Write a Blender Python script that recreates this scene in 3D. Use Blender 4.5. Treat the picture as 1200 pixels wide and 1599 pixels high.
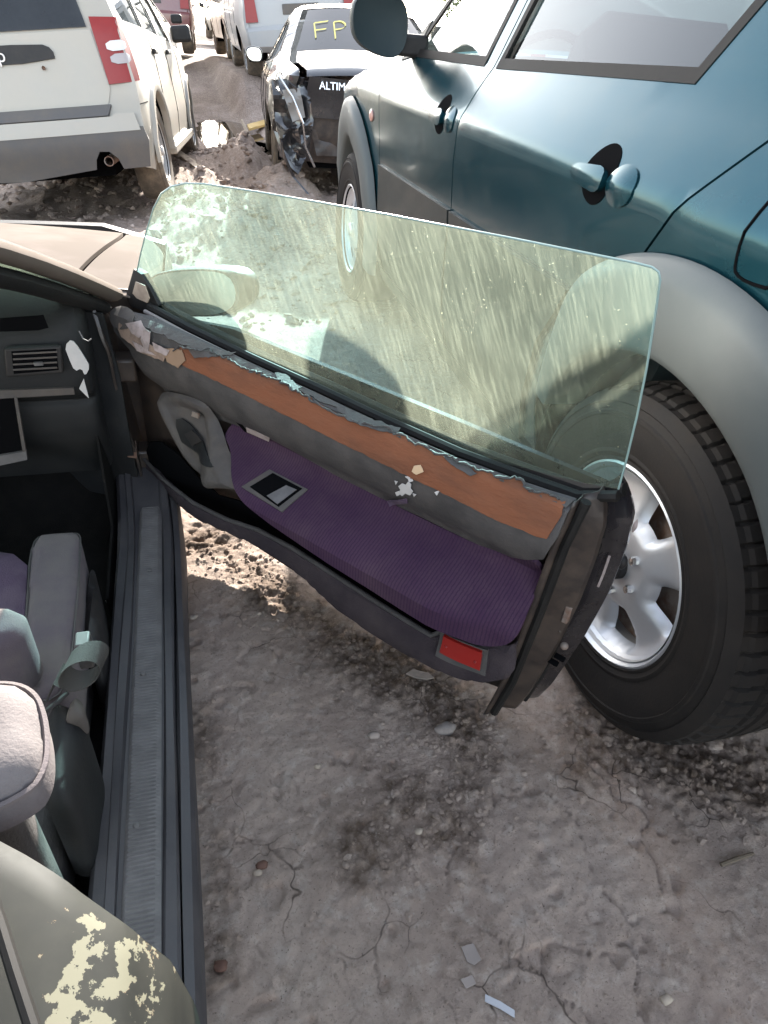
import bpy, bmesh, math, random
import numpy as np
from mathutils import Matrix, Vector
from mathutils.geometry import delaunay_2d_cdt

random.seed(7); rng = np.random.default_rng(7)
R = math.radians
SC = bpy.context.scene
COL = SC.collection
for o in list(bpy.data.objects): bpy.data.objects.remove(o)

# ------------------------------------------------------------------ camera
F_PX, PITCH, ROLL, CAM_H, YAW = 1014.8, R(35.752), R(5.196), 1.218, R(18.287)
CAM = np.array([0.0, 0.0, CAM_H])
_fh = np.array([math.sin(YAW), math.cos(YAW), 0]); _rt = np.array([math.cos(YAW), -math.sin(YAW), 0]); _up = np.array([0, 0, 1.0])
FWD = _fh*math.cos(PITCH) - _up*math.sin(PITCH)
_dn = -(_up*math.cos(PITCH) + _fh*math.sin(PITCH))
IX = _rt*math.cos(ROLL) - _dn*math.sin(ROLL)
IY = _rt*math.sin(ROLL) + _dn*math.cos(ROLL)
cd = bpy.data.cameras.new('camera'); cam = bpy.data.objects.new('camera', cd); COL.objects.link(cam)
cd.sensor_fit = 'VERTICAL'; cd.sensor_height = 36.0; cd.sensor_width = 27.0
cd.lens = F_PX/1599*36.0; cd.clip_start = 0.02; cd.clip_end = 2500
cam.matrix_world = Matrix(((IX[0], -IY[0], -FWD[0], CAM[0]), (IX[1], -IY[1], -FWD[1], CAM[1]), (IX[2], -IY[2], -FWD[2], CAM[2]), (0, 0, 0, 1)))
SC.camera = cam

# ------------------------------------------------------------------ sky, sun, exposure
SUN_AZ, SUN_EL = R(15), R(20)         # azimuth clockwise from +Y
w = bpy.data.worlds.new('World'); SC.world = w; w.use_nodes = True
nt = w.node_tree; bg = nt.nodes['Background']
sky = nt.nodes.new('ShaderNodeTexSky'); sky.sky_type = 'NISHITA'; sky.sun_disc = False
sky.sun_elevation = SUN_EL; sky.sun_rotation = SUN_AZ; sky.altitude = 200; sky.air_density = 1.0; sky.dust_density = 1.7; sky.ozone_density = 0.3
hs = nt.nodes.new('ShaderNodeHueSaturation'); hs.inputs['Saturation'].default_value = .56
nt.links.new(sky.outputs[0], hs.inputs['Color']); nt.links.new(hs.outputs[0], bg.inputs[0]); bg.inputs[1].default_value = 0.13
sd = bpy.data.lights.new('sun', 'SUN'); sun = bpy.data.objects.new('sun', sd); COL.objects.link(sun)
sd.energy = 4.2; sd.angle = R(0.55); sd.color = (1.0, 0.95, 0.87)
sv = Vector((math.sin(SUN_AZ)*math.cos(SUN_EL), math.cos(SUN_AZ)*math.cos(SUN_EL), math.sin(SUN_EL)))
sun.rotation_euler = sv.to_track_quat('Z', 'Y').to_euler(); sun.location = sv*30
SC.view_settings.view_transform = 'Standard'; SC.view_settings.look = 'None'; SC.view_settings.gamma = 1
SC.view_settings.exposure = 2.72
SC.render.resolution_x = 768; SC.render.resolution_y = 1024
SC.render.engine = 'CYCLES'
SC.cycles.max_bounces = 10; SC.cycles.transparent_max_bounces = 16

# ------------------------------------------------------------------ helpers
def ray(x, y): return IX*(x-600)/F_PX + IY*(y-799.5)/F_PX + FWD
def onz(x, y, z=0.0):                      # photo measurement -> point at height z
    d = ray(x, y); return CAM + d*((z-CAM_H)/d[2])
def ony(x, y, Y):
    d = ray(x, y); return CAM + d*(Y/d[1])
def onpl(x, y, p0, n):
    d = ray(x, y); return CAM + d*(((p0-CAM)@n)/(d@n))

def hash2(ix, iy, s):
    h = (ix*374761393 + iy*668265263 + s*1442695041) & 0xffffffff
    h = ((h ^ (h >> 13))*1274126177) & 0xffffffff
    return ((h ^ (h >> 16)) & 0xffff)/65535.0
def vnoise(x, y, s=0):
    ix = np.floor(x).astype(np.int64); iy = np.floor(y).astype(np.int64); fx = x-ix; fy = y-iy
    fx = fx*fx*(3-2*fx); fy = fy*fy*(3-2*fy)
    a = hash2(ix, iy, s); b = hash2(ix+1, iy, s); c = hash2(ix, iy+1, s); d = hash2(ix+1, iy+1, s)
    return (a*(1-fx)+b*fx)*(1-fy)+(c*(1-fx)+d*fx)*fy
def fbm(x, y, sc, octv=4, s=0, g=.5):
    t = 0; a = 1; n = 0
    for k in range(octv): t = t+a*(vnoise(x*sc+k*17.3, y*sc-k*9.1, s+k)-.5); n += a; a *= g; sc *= 2.03
    return t/n
def sstep(a, b, x):
    t = np.clip((x-a)/(b-a), 0, 1); return t*t*(3-2*t)
def lerpn(x, xs, ys): return np.interp(x, xs, ys)

def mesh_obj(name, V, Fc, mat=None, parent=None, sharp=35, kind=None, world=None):
    me = bpy.data.meshes.new(name)
    me.from_pydata([tuple(map(float, v)) for v in V], [], [tuple(int(i) for i in f) for f in Fc])
    me.update(); me.shade_smooth()
    if sharp: me.set_sharp_from_angle(angle=R(sharp))
    return link(name, me, mat, parent, kind)
WORLD = {}                                  # world matrices of the parents
def link(name, me, mat=None, parent=None, kind=None):
    o = bpy.data.objects.new(name, me); COL.objects.link(o)
    if mat is not None:
        if isinstance(mat, (list, tuple)):
            for m in mat: me.materials.append(m)
        else: me.materials.append(mat)
    if parent is not None:
        while parent.parent is not None and parent.parent.parent is not None: parent = parent.parent   # thing > part > sub-part, no deeper
        o.parent = parent
        if WORLD.get(parent.name) is not None:
            o.matrix_parent_inverse = WORLD[parent.name].inverted()
            WORLD[o.name] = Matrix.Identity(4)
    if kind: o['kind'] = kind
    return o
def thing(name, label, cat, loc=(0, 0, 0), rot=None, group=None, worldframe=False):
    o = bpy.data.objects.new(name, None); COL.objects.link(o); o.empty_display_size = .1
    m = Matrix.Translation(Vector([float(c) for c in loc]))
    if rot is not None: m = m @ rot.to_4x4()
    o.matrix_world = m
    if worldframe: WORLD[o.name] = m.copy()
    o['label'] = label; o['category'] = cat
    if group: o['group'] = group
    return o
def tag(o, label, cat, group=None):
    o['label'] = label; o['category'] = cat
    if group: o['group'] = group
    return o

def inpoly(P, poly):
    poly = np.asarray(poly); x, y = P[:, 0], P[:, 1]; ins = np.zeros(len(P), bool); n = len(poly)
    for i in range(n):
        x1, y1 = poly[i]; x2, y2 = poly[(i+1) % n]
        if y1 == y2: continue
        c = ((y1 > y) != (y2 > y)) & (x < (x2-x1)*(y-y1)/(y2-y1)+x1); ins ^= c
    return ins
def resample(poly, res, closed=True):
    poly = [np.asarray(p, float) for p in poly]; out = []; n = len(poly)
    for i in range(n if closed else n-1):
        a, b = poly[i], poly[(i+1) % n]; k = max(1, int(round(np.linalg.norm(b-a)/res)))
        for j in range(k): out.append(a+(b-a)*j/k)
    if not closed: out.append(poly[-1])
    return np.array(out)
def smooth_poly(pts, it=2, closed=True):
    P = np.asarray(pts, float)
    for _ in range(it):
        if closed:
            Q = np.roll(P, -1, 0); P = np.stack([P*.75+Q*.25, P*.25+Q*.75], 1).reshape(-1, P.shape[1])
        else:
            A = P[:-1]*.75+P[1:]*.25; B = P[:-1]*.25+P[1:]*.75
            P = np.vstack([P[:1], np.stack([A, B], 1).reshape(-1, P.shape[1])[1:-1], P[-1:]])
    return P
def pdist(P, poly, closed=True):
    poly = np.asarray(poly, float); d = np.full(len(P), 1e9); n = len(poly)
    for i in range(n if closed else n-1):
        a = poly[i]; b = poly[(i+1) % n]; ab = b-a; L = ab@ab+1e-12
        t = np.clip(((P-a)@ab)/L, 0, 1); d = np.minimum(d, np.linalg.norm(P-a-t[:, None]*ab, axis=1))
    return d
def tri2d(outline, holes=(), res=.04):
    """triangulate a 2D outline with holes and an inner grid"""
    loops = [resample(outline, res)]+[resample(h, res) for h in holes]
    verts = []; edges = []
    for L in loops:
        b = len(verts); verts += [tuple(p) for p in L]; n = len(L); edges += [(b+i, b+(i+1) % n) for i in range(n)]
    O = np.asarray(loops[0]); lo = O.min(0); hi = O.max(0)
    gx, gy = np.meshgrid(np.arange(lo[0]+res*.5, hi[0], res), np.arange(lo[1]+res*.5, hi[1], res)); G = np.stack([gx.ravel(), gy.ravel()], 1)
    if len(G):
        k = inpoly(G, O)
        for h in loops[1:]: k &= ~inpoly(G, h)
        G = G[k]
        if len(G):
            d = np.full(len(G), 1e9)
            for L in loops: d = np.minimum(d, pdist(G, L))
            G = G[d > res*.45]
    verts += [tuple(p) for p in G]
    r = delaunay_2d_cdt([Vector(v) for v in verts], edges, [], 0, 1e-6)
    V = np.array([[v.x, v.y] for v in r[0]]); T = np.array([f for f in r[2] if len(f) == 3])
    c = V[T].mean(1); k = inpoly(c, O)
    for h in loops[1:]: k &= ~inpoly(c, h)
    return V, T[k]
def vnormals(V, T):
    n = np.cross(V[T[:, 1]]-V[T[:, 0]], V[T[:, 2]]-V[T[:, 0]]); N = np.zeros_like(V)
    for i in range(3): np.add.at(N, T[:, i], n)
    return N/(np.linalg.norm(N, axis=1)[:, None]+1e-12)
def thicken(V, T, t):
    """solid from a triangle sheet; second skin offset by t along -normal"""
    N = vnormals(V, T); n = len(V); W = V-N*t
    from collections import Counter
    e = Counter()
    for f in T:
        for i in range(3): e[(f[i], f[(i+1) % 3])] += 1
    b = [k for k in e if (k[1], k[0]) not in e]
    Fc = [tuple(f) for f in T]+[(f[2]+n, f[1]+n, f[0]+n) for f in T]+[(k[1], k[0], k[0]+n, k[1]+n) for k in b]
    return np.vstack([V, W]), Fc
def panel(name, outline, fn, mat, parent, holes=(), res=.04, t=.004, flip=False, sharp=35, smooth=0, kind=None):
    if smooth: outline = smooth_poly(outline, smooth)
    V2, T = tri2d(outline, holes, res)
    V = fn(V2[:, 0], V2[:, 1])
    if flip: T = T[:, ::-1]
    if t: V, T = thicken(V, T, t)
    return mesh_obj(name, V, T, mat, parent, sharp, kind)
def grid_faces(n, m, closed_n=False, closed_m=False):
    Fc = []
    for i in range(n if closed_n else n-1):
        for j in range(m if closed_m else m-1):
            a = i*m+j; b = i*m+(j+1) % m; c = ((i+1) % n)*m+(j+1) % m; d = ((i+1) % n)*m+j; Fc.append((a, b, c, d))
    return Fc
def loft(name, secs, mat, parent, closed=True, caps=True, sharp=35, flip=False):
    secs = [np.asarray(s, float) for s in secs]; n = len(secs); m = len(secs[0])
    Fc = grid_faces(n, m, False, closed)
    if caps and closed: Fc += [tuple(range(m))[::-1], tuple((n-1)*m+i for i in range(m))]
    if flip: Fc = [f[::-1] for f in Fc]
    return mesh_obj(name, np.vstack(secs), Fc, mat, parent, sharp)
def tube_geo(path, rad, seg=8, flat=1.0, upv=(0, 0, 1)):
    P = np.asarray(path, float); n = len(P); rad = np.broadcast_to(np.asarray(rad, float), (n,)); secs = []
    for i in range(n):
        t = P[min(i+1, n-1)]-P[max(i-1, 0)]; t /= np.linalg.norm(t)+1e-12
        a = np.cross(t, upv); 
        if np.linalg.norm(a) < 1e-3: a = np.cross(t, (1, 0, 0))
        a /= np.linalg.norm(a); b = np.cross(a, t)
        th = np.linspace(0, 2*math.pi, seg, endpoint=False)
        secs.append(P[i]+rad[i]*(np.cos(th)[:, None]*a+flat*np.sin(th)[:, None]*b))
    return secs
def tube(name, path, rad, mat, parent, seg=8, flat=1.0, upv=(0, 0, 1)):
    return loft(name, tube_geo(path, rad, seg, flat, upv), mat, parent)
def ribbon(name, path, widthv, th, mat, parent, sharp=35):
    """flat strap along path; widthv = width vector (per point or single)"""
    P = np.asarray(path, float); n = len(P); Wv = np.broadcast_to(np.asarray(widthv, float), (n, 3)); secs = []
    for i in range(n):
        t = P[min(i+1, n-1)]-P[max(i-1, 0)]; t /= np.linalg.norm(t)+1e-12
        nn = np.cross(t, Wv[i]); nn = nn/(np.linalg.norm(nn)+1e-12)*th/2; wv = Wv[i]/2
        secs.append([P[i]-wv-nn, P[i]+wv-nn, P[i]+wv+nn, P[i]-wv+nn])
    return loft(name, secs, mat, parent, sharp=sharp)
def box_geo(lo, hi): 
    x0, y0, z0 = lo; x1, y1, z1 = hi
    V = [(x0, y0, z0), (x1, y0, z0), (x1, y1, z0), (x0, y1, z0), (x0, y0, z1), (x1, y0, z1), (x1, y1, z1), (x0, y1, z1)]
    return np.array(V, float), [(0, 3, 2, 1), (4, 5, 6, 7), (0, 1, 5, 4), (1, 2, 6, 5), (2, 3, 7, 6), (3, 0, 4, 7)]
def bevel(o, wd, seg=2, angle=40):
    m = o.modifiers.new('bevel', 'BEVEL'); m.width = wd; m.segments = seg; m.limit_method = 'ANGLE'; m.angle_limit = R(angle); m.harden_normals = False
    return o
def box(name, lo, hi, mat, parent, bv=.004, M=None, seg=2):
    V, Fc = box_geo(lo, hi)
    if M is not None: V = V@np.array(M.to_3x3()).T+np.array(M.translation)
    o = mesh_obj(name, V, Fc, mat, parent, 35)
    if bv: bevel(o, bv, seg)
    return o
def lathe_geo(prof, axis='y', seg=48, c=(0, 0, 0)):
    """prof: (radius, along axis)"""
    th = np.linspace(0, 2*math.pi, seg, endpoint=False); V = []
    for t in th:
        for r, a in prof:
            if axis == 'y': V.append((c[0]+r*math.cos(t), c[1]+a, c[2]+r*math.sin(t)))
            elif axis == 'z': V.append((c[0]+r*math.cos(t), c[1]+r*math.sin(t), c[2]+a))
            else: V.append((c[0]+a, c[1]+r*math.cos(t), c[2]+r*math.sin(t)))
    return np.array(V), grid_faces(seg, len(prof), True, False)
def lathe(name, prof, mat, parent, axis='y', seg=48, c=(0, 0, 0), sharp=35):
    V, Fc = lathe_geo(prof, axis, seg, c); return mesh_obj(name, V, Fc, mat, parent, sharp)
def blob_geo(c, r, sub=2, amp=.2, seed=0, sc=2.0):
    bm = bmesh.new(); bmesh.ops.create_icosphere(bm, subdivisions=sub, radius=1)
    V = np.array([v.co[:] for v in bm.verts]); Fc = [tuple(v.index for v in f.verts) for f in bm.faces]; bm.free()
    n = fbm(V[:, 0]*1.1+V[:, 2]*.7+seed*3.1, V[:, 1]-V[:, 2]*.6+seed*1.7, sc, 3, seed)
    V = V*(1+2*amp*n)[:, None]
    return V*np.asarray(r, float)+np.asarray(c, float), Fc
def join_geo(gs):
    V = []; Fc = []; b = 0
    for v, f in gs: V.append(np.asarray(v)); Fc += [tuple(i+b for i in q) for q in f]; b += len(v)
    return np.vstack(V), Fc
def text_mesh(name, s, size, ext, mat, parent, M):
    c = bpy.data.curves.new(name, 'FONT'); c.body = s; c.size = size; c.extrude = ext; c.align_x = 'CENTER'; c.align_y = 'CENTER'
    t = bpy.data.objects.new(name+'_tmp', c); COL.objects.link(t)
    dg = bpy.context.evaluated_depsgraph_get(); me = bpy.data.meshes.new_from_object(t.evaluated_get(dg)); bpy.data.objects.remove(t); bpy.data.curves.remove(c)
    me.transform(M); me.materials.clear()
    return link(name, me, mat, parent)
def frame(ex, ey, ez, o):
    return Matrix(((ex[0], ey[0], ez[0], o[0]), (ex[1], ey[1], ez[1], o[1]), (ex[2], ey[2], ez[2], o[2]), (0, 0, 0, 1)))

# ------------------------------------------------------------------ materials
def M(name, col, rough=.6, metal=0.0, col2=None, sc=6.0, mixlo=.4, mixhi=.65, bump=0.0, bsc=60.0, coat=0.0, dust=0.0, dustcol=(.30, .26, .21), dsc=3.0, spec=.5, rvar=0.0, aniso=None):
    m = bpy.data.materials.new(name); m.use_nodes = True; n = m.node_tree.nodes; l = m.node_tree.links; p = n['Principled BSDF']
    tc = n.new('ShaderNodeTexCoord'); src = tc.outputs['Object']
    if aniso is not None:
        mp = n.new('ShaderNodeMapping'); mp.inputs['Scale'].default_value = aniso; l.new(src, mp.inputs[0]); src = mp.outputs[0]
    p.inputs['Roughness'].default_value = rough; p.inputs['Metallic'].default_value = metal; p.inputs['Specular IOR Level'].default_value = spec
    p.inputs['Coat Weight'].default_value = coat; p.inputs['Coat Roughness'].default_value = .06
    rgb = n.new('ShaderNodeRGB'); rgb.outputs[0].default_value = (*col, 1); out = rgb.outputs[0]
    def noise(scale, det=6, rg=.6):
        t = n.new('ShaderNodeTexNoise'); t.inputs['Scale'].default_value = scale; t.inputs['Detail'].default_value = det; t.inputs['Roughness'].default_value = rg; l.new(src, t.inputs['Vector']); return t
    def ramp(a, lo, hi, vlo=0., vhi=1.):
        r = n.new('ShaderNodeMapRange'); r.inputs[1].default_value = lo; r.inputs[2].default_value = hi; r.inputs[3].default_value = vlo; r.inputs[4].default_value = vhi; r.interpolation_type = 'SMOOTHSTEP'; l.new(a, r.inputs[0]); return r.outputs[0]
    def mix(f, a, b):
        x = n.new('ShaderNodeMix'); x.data_type = 'RGBA'
        if hasattr(f, 'is_output'): l.new(f, x.inputs[0])
        else: x.inputs[0].default_value = f
        for k, v in ((6, a), (7, b)):
            if hasattr(v, 'is_output'): l.new(v, x.inputs[k])
            else: x.inputs[k].default_value = (*v, 1)
        return x.outputs[2]
    if col2 is not None: out = mix(ramp(noise(sc).outputs[0], mixlo, mixhi), out, col2)
    if dust:
        d = ramp(noise(dsc, 8, .7).outputs[0], .35, .75, dust*.35, min(1, dust*1.3)); out = mix(d, out, dustcol)
        rr = n.new('ShaderNodeMath'); rr.operation = 'MULTIPLY_ADD'; l.new(d, rr.inputs[0]); rr.inputs[1].default_value = .5; rr.inputs[2].default_value = rough; rr.use_clamp = True; l.new(rr.outputs[0], p.inputs['Roughness'])
        if coat:
            cc = n.new('ShaderNodeMath'); cc.operation = 'MULTIPLY_ADD'; l.new(d, cc.inputs[0]); cc.inputs[1].default_value = -coat*1.1; cc.inputs[2].default_value = coat; cc.use_clamp = True; l.new(cc.outputs[0], p.inputs['Coat Weight'])
    elif rvar:
        l.new(ramp(noise(sc*1.7).outputs[0], .3, .7, max(0, rough-rvar), min(1, rough+rvar)), p.inputs['Roughness'])
    l.new(out, p.inputs['Base Color'])
    if bump:
        b = n.new('ShaderNodeBump'); b.inputs['Strength'].default_value = bump; b.inputs['Distance'].default_value = .004; l.new(noise(bsc, 5).outputs[0], b.inputs['Height']); l.new(b.outputs[0], p.inputs['Normal'])
    return m

def glass_mat(name, tint=(.55, .75, .68), dust=.1, dustcol=(.55, .55, .42), streak=0.0, rot=0.0, gloss=1.0, rough=.02, scale=1.0):
    """thin pane: tinted see-through, fresnel reflection, dust film that scatters light both ways"""
    m = bpy.data.materials.new(name); m.use_nodes = True; n = m.node_tree.nodes; l = m.node_tree.links; n.remove(n['Principled BSDF']); out = n['Material Output']
    tr = n.new('ShaderNodeBsdfTransparent'); tr.inputs[0].default_value = (*tint, 1)
    gl = n.new('ShaderNodeBsdfGlossy'); gl.inputs['Roughness'].default_value = rough; gl.inputs[0].default_value = (gloss, gloss, gloss, 1)
    fr = n.new('ShaderNodeFresnel'); fr.inputs[0].default_value = 1.5
    mx = n.new('ShaderNodeMixShader'); l.new(fr.outputs[0], mx.inputs[0]); l.new(tr.outputs[0], mx.inputs[1]); l.new(gl.outputs[0], mx.inputs[2])
    df = n.new('ShaderNodeBsdfDiffuse'); df.inputs[0].default_value = (*dustcol, 1)
    tl = n.new('ShaderNodeBsdfTranslucent'); tl.inputs[0].default_value = (*dustcol, 1)
    dm = n.new('ShaderNodeMixShader'); dm.inputs[0].default_value = .72; l.new(df.outputs[0], dm.inputs[1]); l.new(tl.outputs[0], dm.inputs[2])
    fin = n.new('ShaderNodeMixShader'); l.new(mx.outputs[0], fin.inputs[1]); l.new(dm.outputs[0], fin.inputs[2]); l.new(fin.outputs[0], out.inputs[0])
    tc = n.new('ShaderNodeTexCoord'); mp = n.new('ShaderNodeMapping'); mp.inputs['Rotation'].default_value = (0, 0, rot); l.new(tc.outputs['Object'], mp.inputs[0])
    def noise(sv, det, rg=.65):
        q = n.new('ShaderNodeMapping'); q.inputs['Scale'].default_value = sv; l.new(mp.outputs[0], q.inputs[0])
        t = n.new('ShaderNodeTexNoise'); t.inputs['Scale'].default_value = 1; t.inputs['Detail'].default_value = det; t.inputs['Roughness'].default_value = rg; l.new(q.outputs[0], t.inputs['Vector']); return t.outputs[0]
    def ramp(a, lo, hi, vlo, vhi):
        r = n.new('ShaderNodeMapRange'); r.inputs[1].default_value = lo; r.inputs[2].default_value = hi; r.inputs[3].default_value = vlo; r.inputs[4].default_value = vhi; l.new(a, r.inputs[0]); return r.outputs[0]
    def math_(op, a, b):
        x = n.new('ShaderNodeMath'); x.operation = op
        for k, v in ((0, a), (1, b)):
            if hasattr(v, 'is_output'): l.new(v, x.inputs[k])
            else: x.inputs[k].default_value = v
        x.use_clamp = True; return x.outputs[0]
    s = scale
    base = ramp(noise((4*s, 4*s, 4*s), 5), .3, .75, dust*.55, dust*1.4)
    if streak:
        # runs: fine across the pane, long down it, slightly slanted
        q = n.new('ShaderNodeMapping'); q.inputs['Rotation'].default_value = (0, R(24), 0); l.new(mp.outputs[0], q.inputs[0])
        q2 = n.new('ShaderNodeMapping'); q2.inputs['Scale'].default_value = (190, 3, 14); l.new(q.outputs[0], q2.inputs[0])
        t = n.new('ShaderNodeTexNoise'); t.inputs['Scale'].default_value = 1; t.inputs['Detail'].default_value = 3; l.new(q2.outputs[0], t.inputs['Vector'])
        base = math_('ADD', base, ramp(t.outputs[0], .45, .75, 0, streak))
        spk = ramp(noise((210, 210, 210), 2), .67, .73, 0, .35)
        base = math_('ADD', base, math_('MULTIPLY', spk, ramp(noise((5, 5, 5), 3), .42, .6, 0, 1)))
    l.new(base, fin.inputs[0])
    return m

# ------------------------------------------------------------------ ground
def softband(X, Y, pts, wd):
    P = np.stack([X.ravel(), Y.ravel()], 1); d = pdist(P, pts, False).reshape(X.shape); return np.exp(-(d/wd)**2)
BAND1 = [(-.03, 1.55), (.12, 1.32), (.27, 1.14), (.38, .97), (.47, .84), (.47, .72), (.38, .62), (.24, .60)]
BAND2 = [(.80, .72), (.93, .60), (1.10, .50), (1.30, .40)]
BAND3 = [(-.06, .95), (-.04, .7), (-.05, .45)]
def loose(X, Y):
    b = np.maximum(np.maximum(softband(X, Y, BAND1, .11), 1.0*softband(X, Y, BAND2, .13)), .75*softband(X, Y, BAND3, .05))
    n = fbm(X, Y, 7, 4, 11); n2 = fbm(X, Y, 23, 3, 31)
    L = np.clip(b*1.15+n*1.5+n2*.5-.18, 0, 1)
    far = sstep(2.6, 4.5, Y)*(.62+.9*fbm(X, Y, 1.3, 4, 5)+.3*sstep(10, 16, Y))
    return np.clip(np.maximum(L, far), 0, 1)
def ground_z(X, Y, fine=True):
    X = np.asarray(X, float); Y = np.asarray(Y, float)
    rx_ = sstep(.95, 1.3, X)
    z = .55*(rx_*sstep(12.4, 14.2, Y)+(1-rx_)*sstep(13.5, 26, Y)) + .3*sstep(26, 60, Y)
    jm = sstep(4.2, 5.4, Y)*(1-sstep(9.8, 11.5, Y))*(1-sstep(.15, .5, X)); z = z+jm*np.clip(.125*(X-.05), -.4, .03)
    rough = sstep(2.9, 5.0, Y)*(1-.75*sstep(13, 16, Y))
    z = z+rough*(.15*fbm(X, Y, 1.1, 4, 21)+.22*np.abs(fbm(X, Y, 4.3, 4, 22))-.03)
    mf = 1+1.2*fbm(X, Y, 3.1, 4, 24)
    z = z+mf*(.26*np.exp(-((X-.70)/.22)**2-((Y-8.2)/.8)**2)*sstep(3, 4, Y)+.20*np.exp(-((X-.92)/.24)**2-((Y-6.5)/.8)**2)+.12*np.exp(-((X-.45)/.25)**2-((Y-5.4)/.6)**2))
    z = z+.12*np.exp(-((X+1.6)/.9)**2-((Y-5.0)/.45)**2)
    z = z-.19*np.exp(-((X-.80)/.44)**4-((Y-11.3)/1.6)**4)-.10*np.exp(-((X-1.10)/.16)**4-((Y-9.7)/.8)**4)
    near = 1-sstep(2.6, 4.0, Y)
    z = z+near*(.028*fbm(X, Y, 1.7, 3, 2)+.008*fbm(X, Y, 9, 3, 3))
    # a slight hollow where tyres have packed the soil
    z = z-.012*np.exp(-((X-.85)/.25)**2-((Y-.6)/.4)**2)
    if fine:
        L = loose(X, Y)
        z = z+(near+.5*rough)*(.0060*fbm(X, Y, 24, 3, 4)+.0085*np.maximum(fbm(X, Y, 58, 2, 8), -.03)+L*(.026*np.maximum(fbm(X, Y, 30, 3, 6), -.08)+.016*fbm(X, Y, 70, 2, 9)))
        # dry cracks: thin sunken lines where warped noise crosses zero
        wx = X+.05*fbm(X, Y, 9, 3, 41); wy = Y+.05*fbm(X, Y, 9, 3, 42)
        cr = np.exp(-(fbm(wx, wy, 4.2, 3, 43)/.0055)**2)*sstep(.02, .12, fbm(X, Y, 3.1, 2, 44))
        cr = cr*.7
        z = z-near*.011*cr
        # small spalled pits
        z = z-near*.008*sstep(.24, .33, fbm(X, Y, 26, 2, 51))
    return z
def graded(lo, a, b, hi, h, g):
    xs = list(np.arange(a, b, h)); s = h; x = b
    while x < hi: xs.append(x); s = min(s*g, 60); x += s
    xs.append(hi); s = h; x = a; L = []
    while x > lo: s = min(s*g, 60); x -= s; L.append(x)
    return np.array(L[::-1]+xs)
gx = graded(-700, -.12, 1.35, 700, .0056, 1.06); gy = graded(-300, .05, 2.3, 900, .0058, 1.022)
GX, GY = np.meshgrid(gx, gy); GZ = ground_z(GX, GY)
me = bpy.data.meshes.new('ground')
nv = GX.size; me.vertices.add(nv); me.vertices.foreach_set('co', np.stack([GX, GY, GZ], -1).astype(np.float32).ravel())
ny, nx = GX.shape; idx = np.arange(nv).reshape(ny, nx)
q = np.stack([idx[:-1, :-1], idx[:-1, 1:], idx[1:, 1:], idx[1:, :-1]], -1).reshape(-1, 4)
me.loops.add(q.size); me.loops.foreach_set('vertex_index', q.ravel().astype(np.int32)); me.polygons.add(len(q)); me.polygons.foreach_set('loop_start', np.arange(0, q.size, 4, dtype=np.int32))
me.update(calc_edges=True); me.validate(); me.shade_smooth()
at = me.attributes.new('loose', 'FLOAT', 'POINT'); at.data.foreach_set('value', loose(GX, GY).astype(np.float32).ravel())

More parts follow.
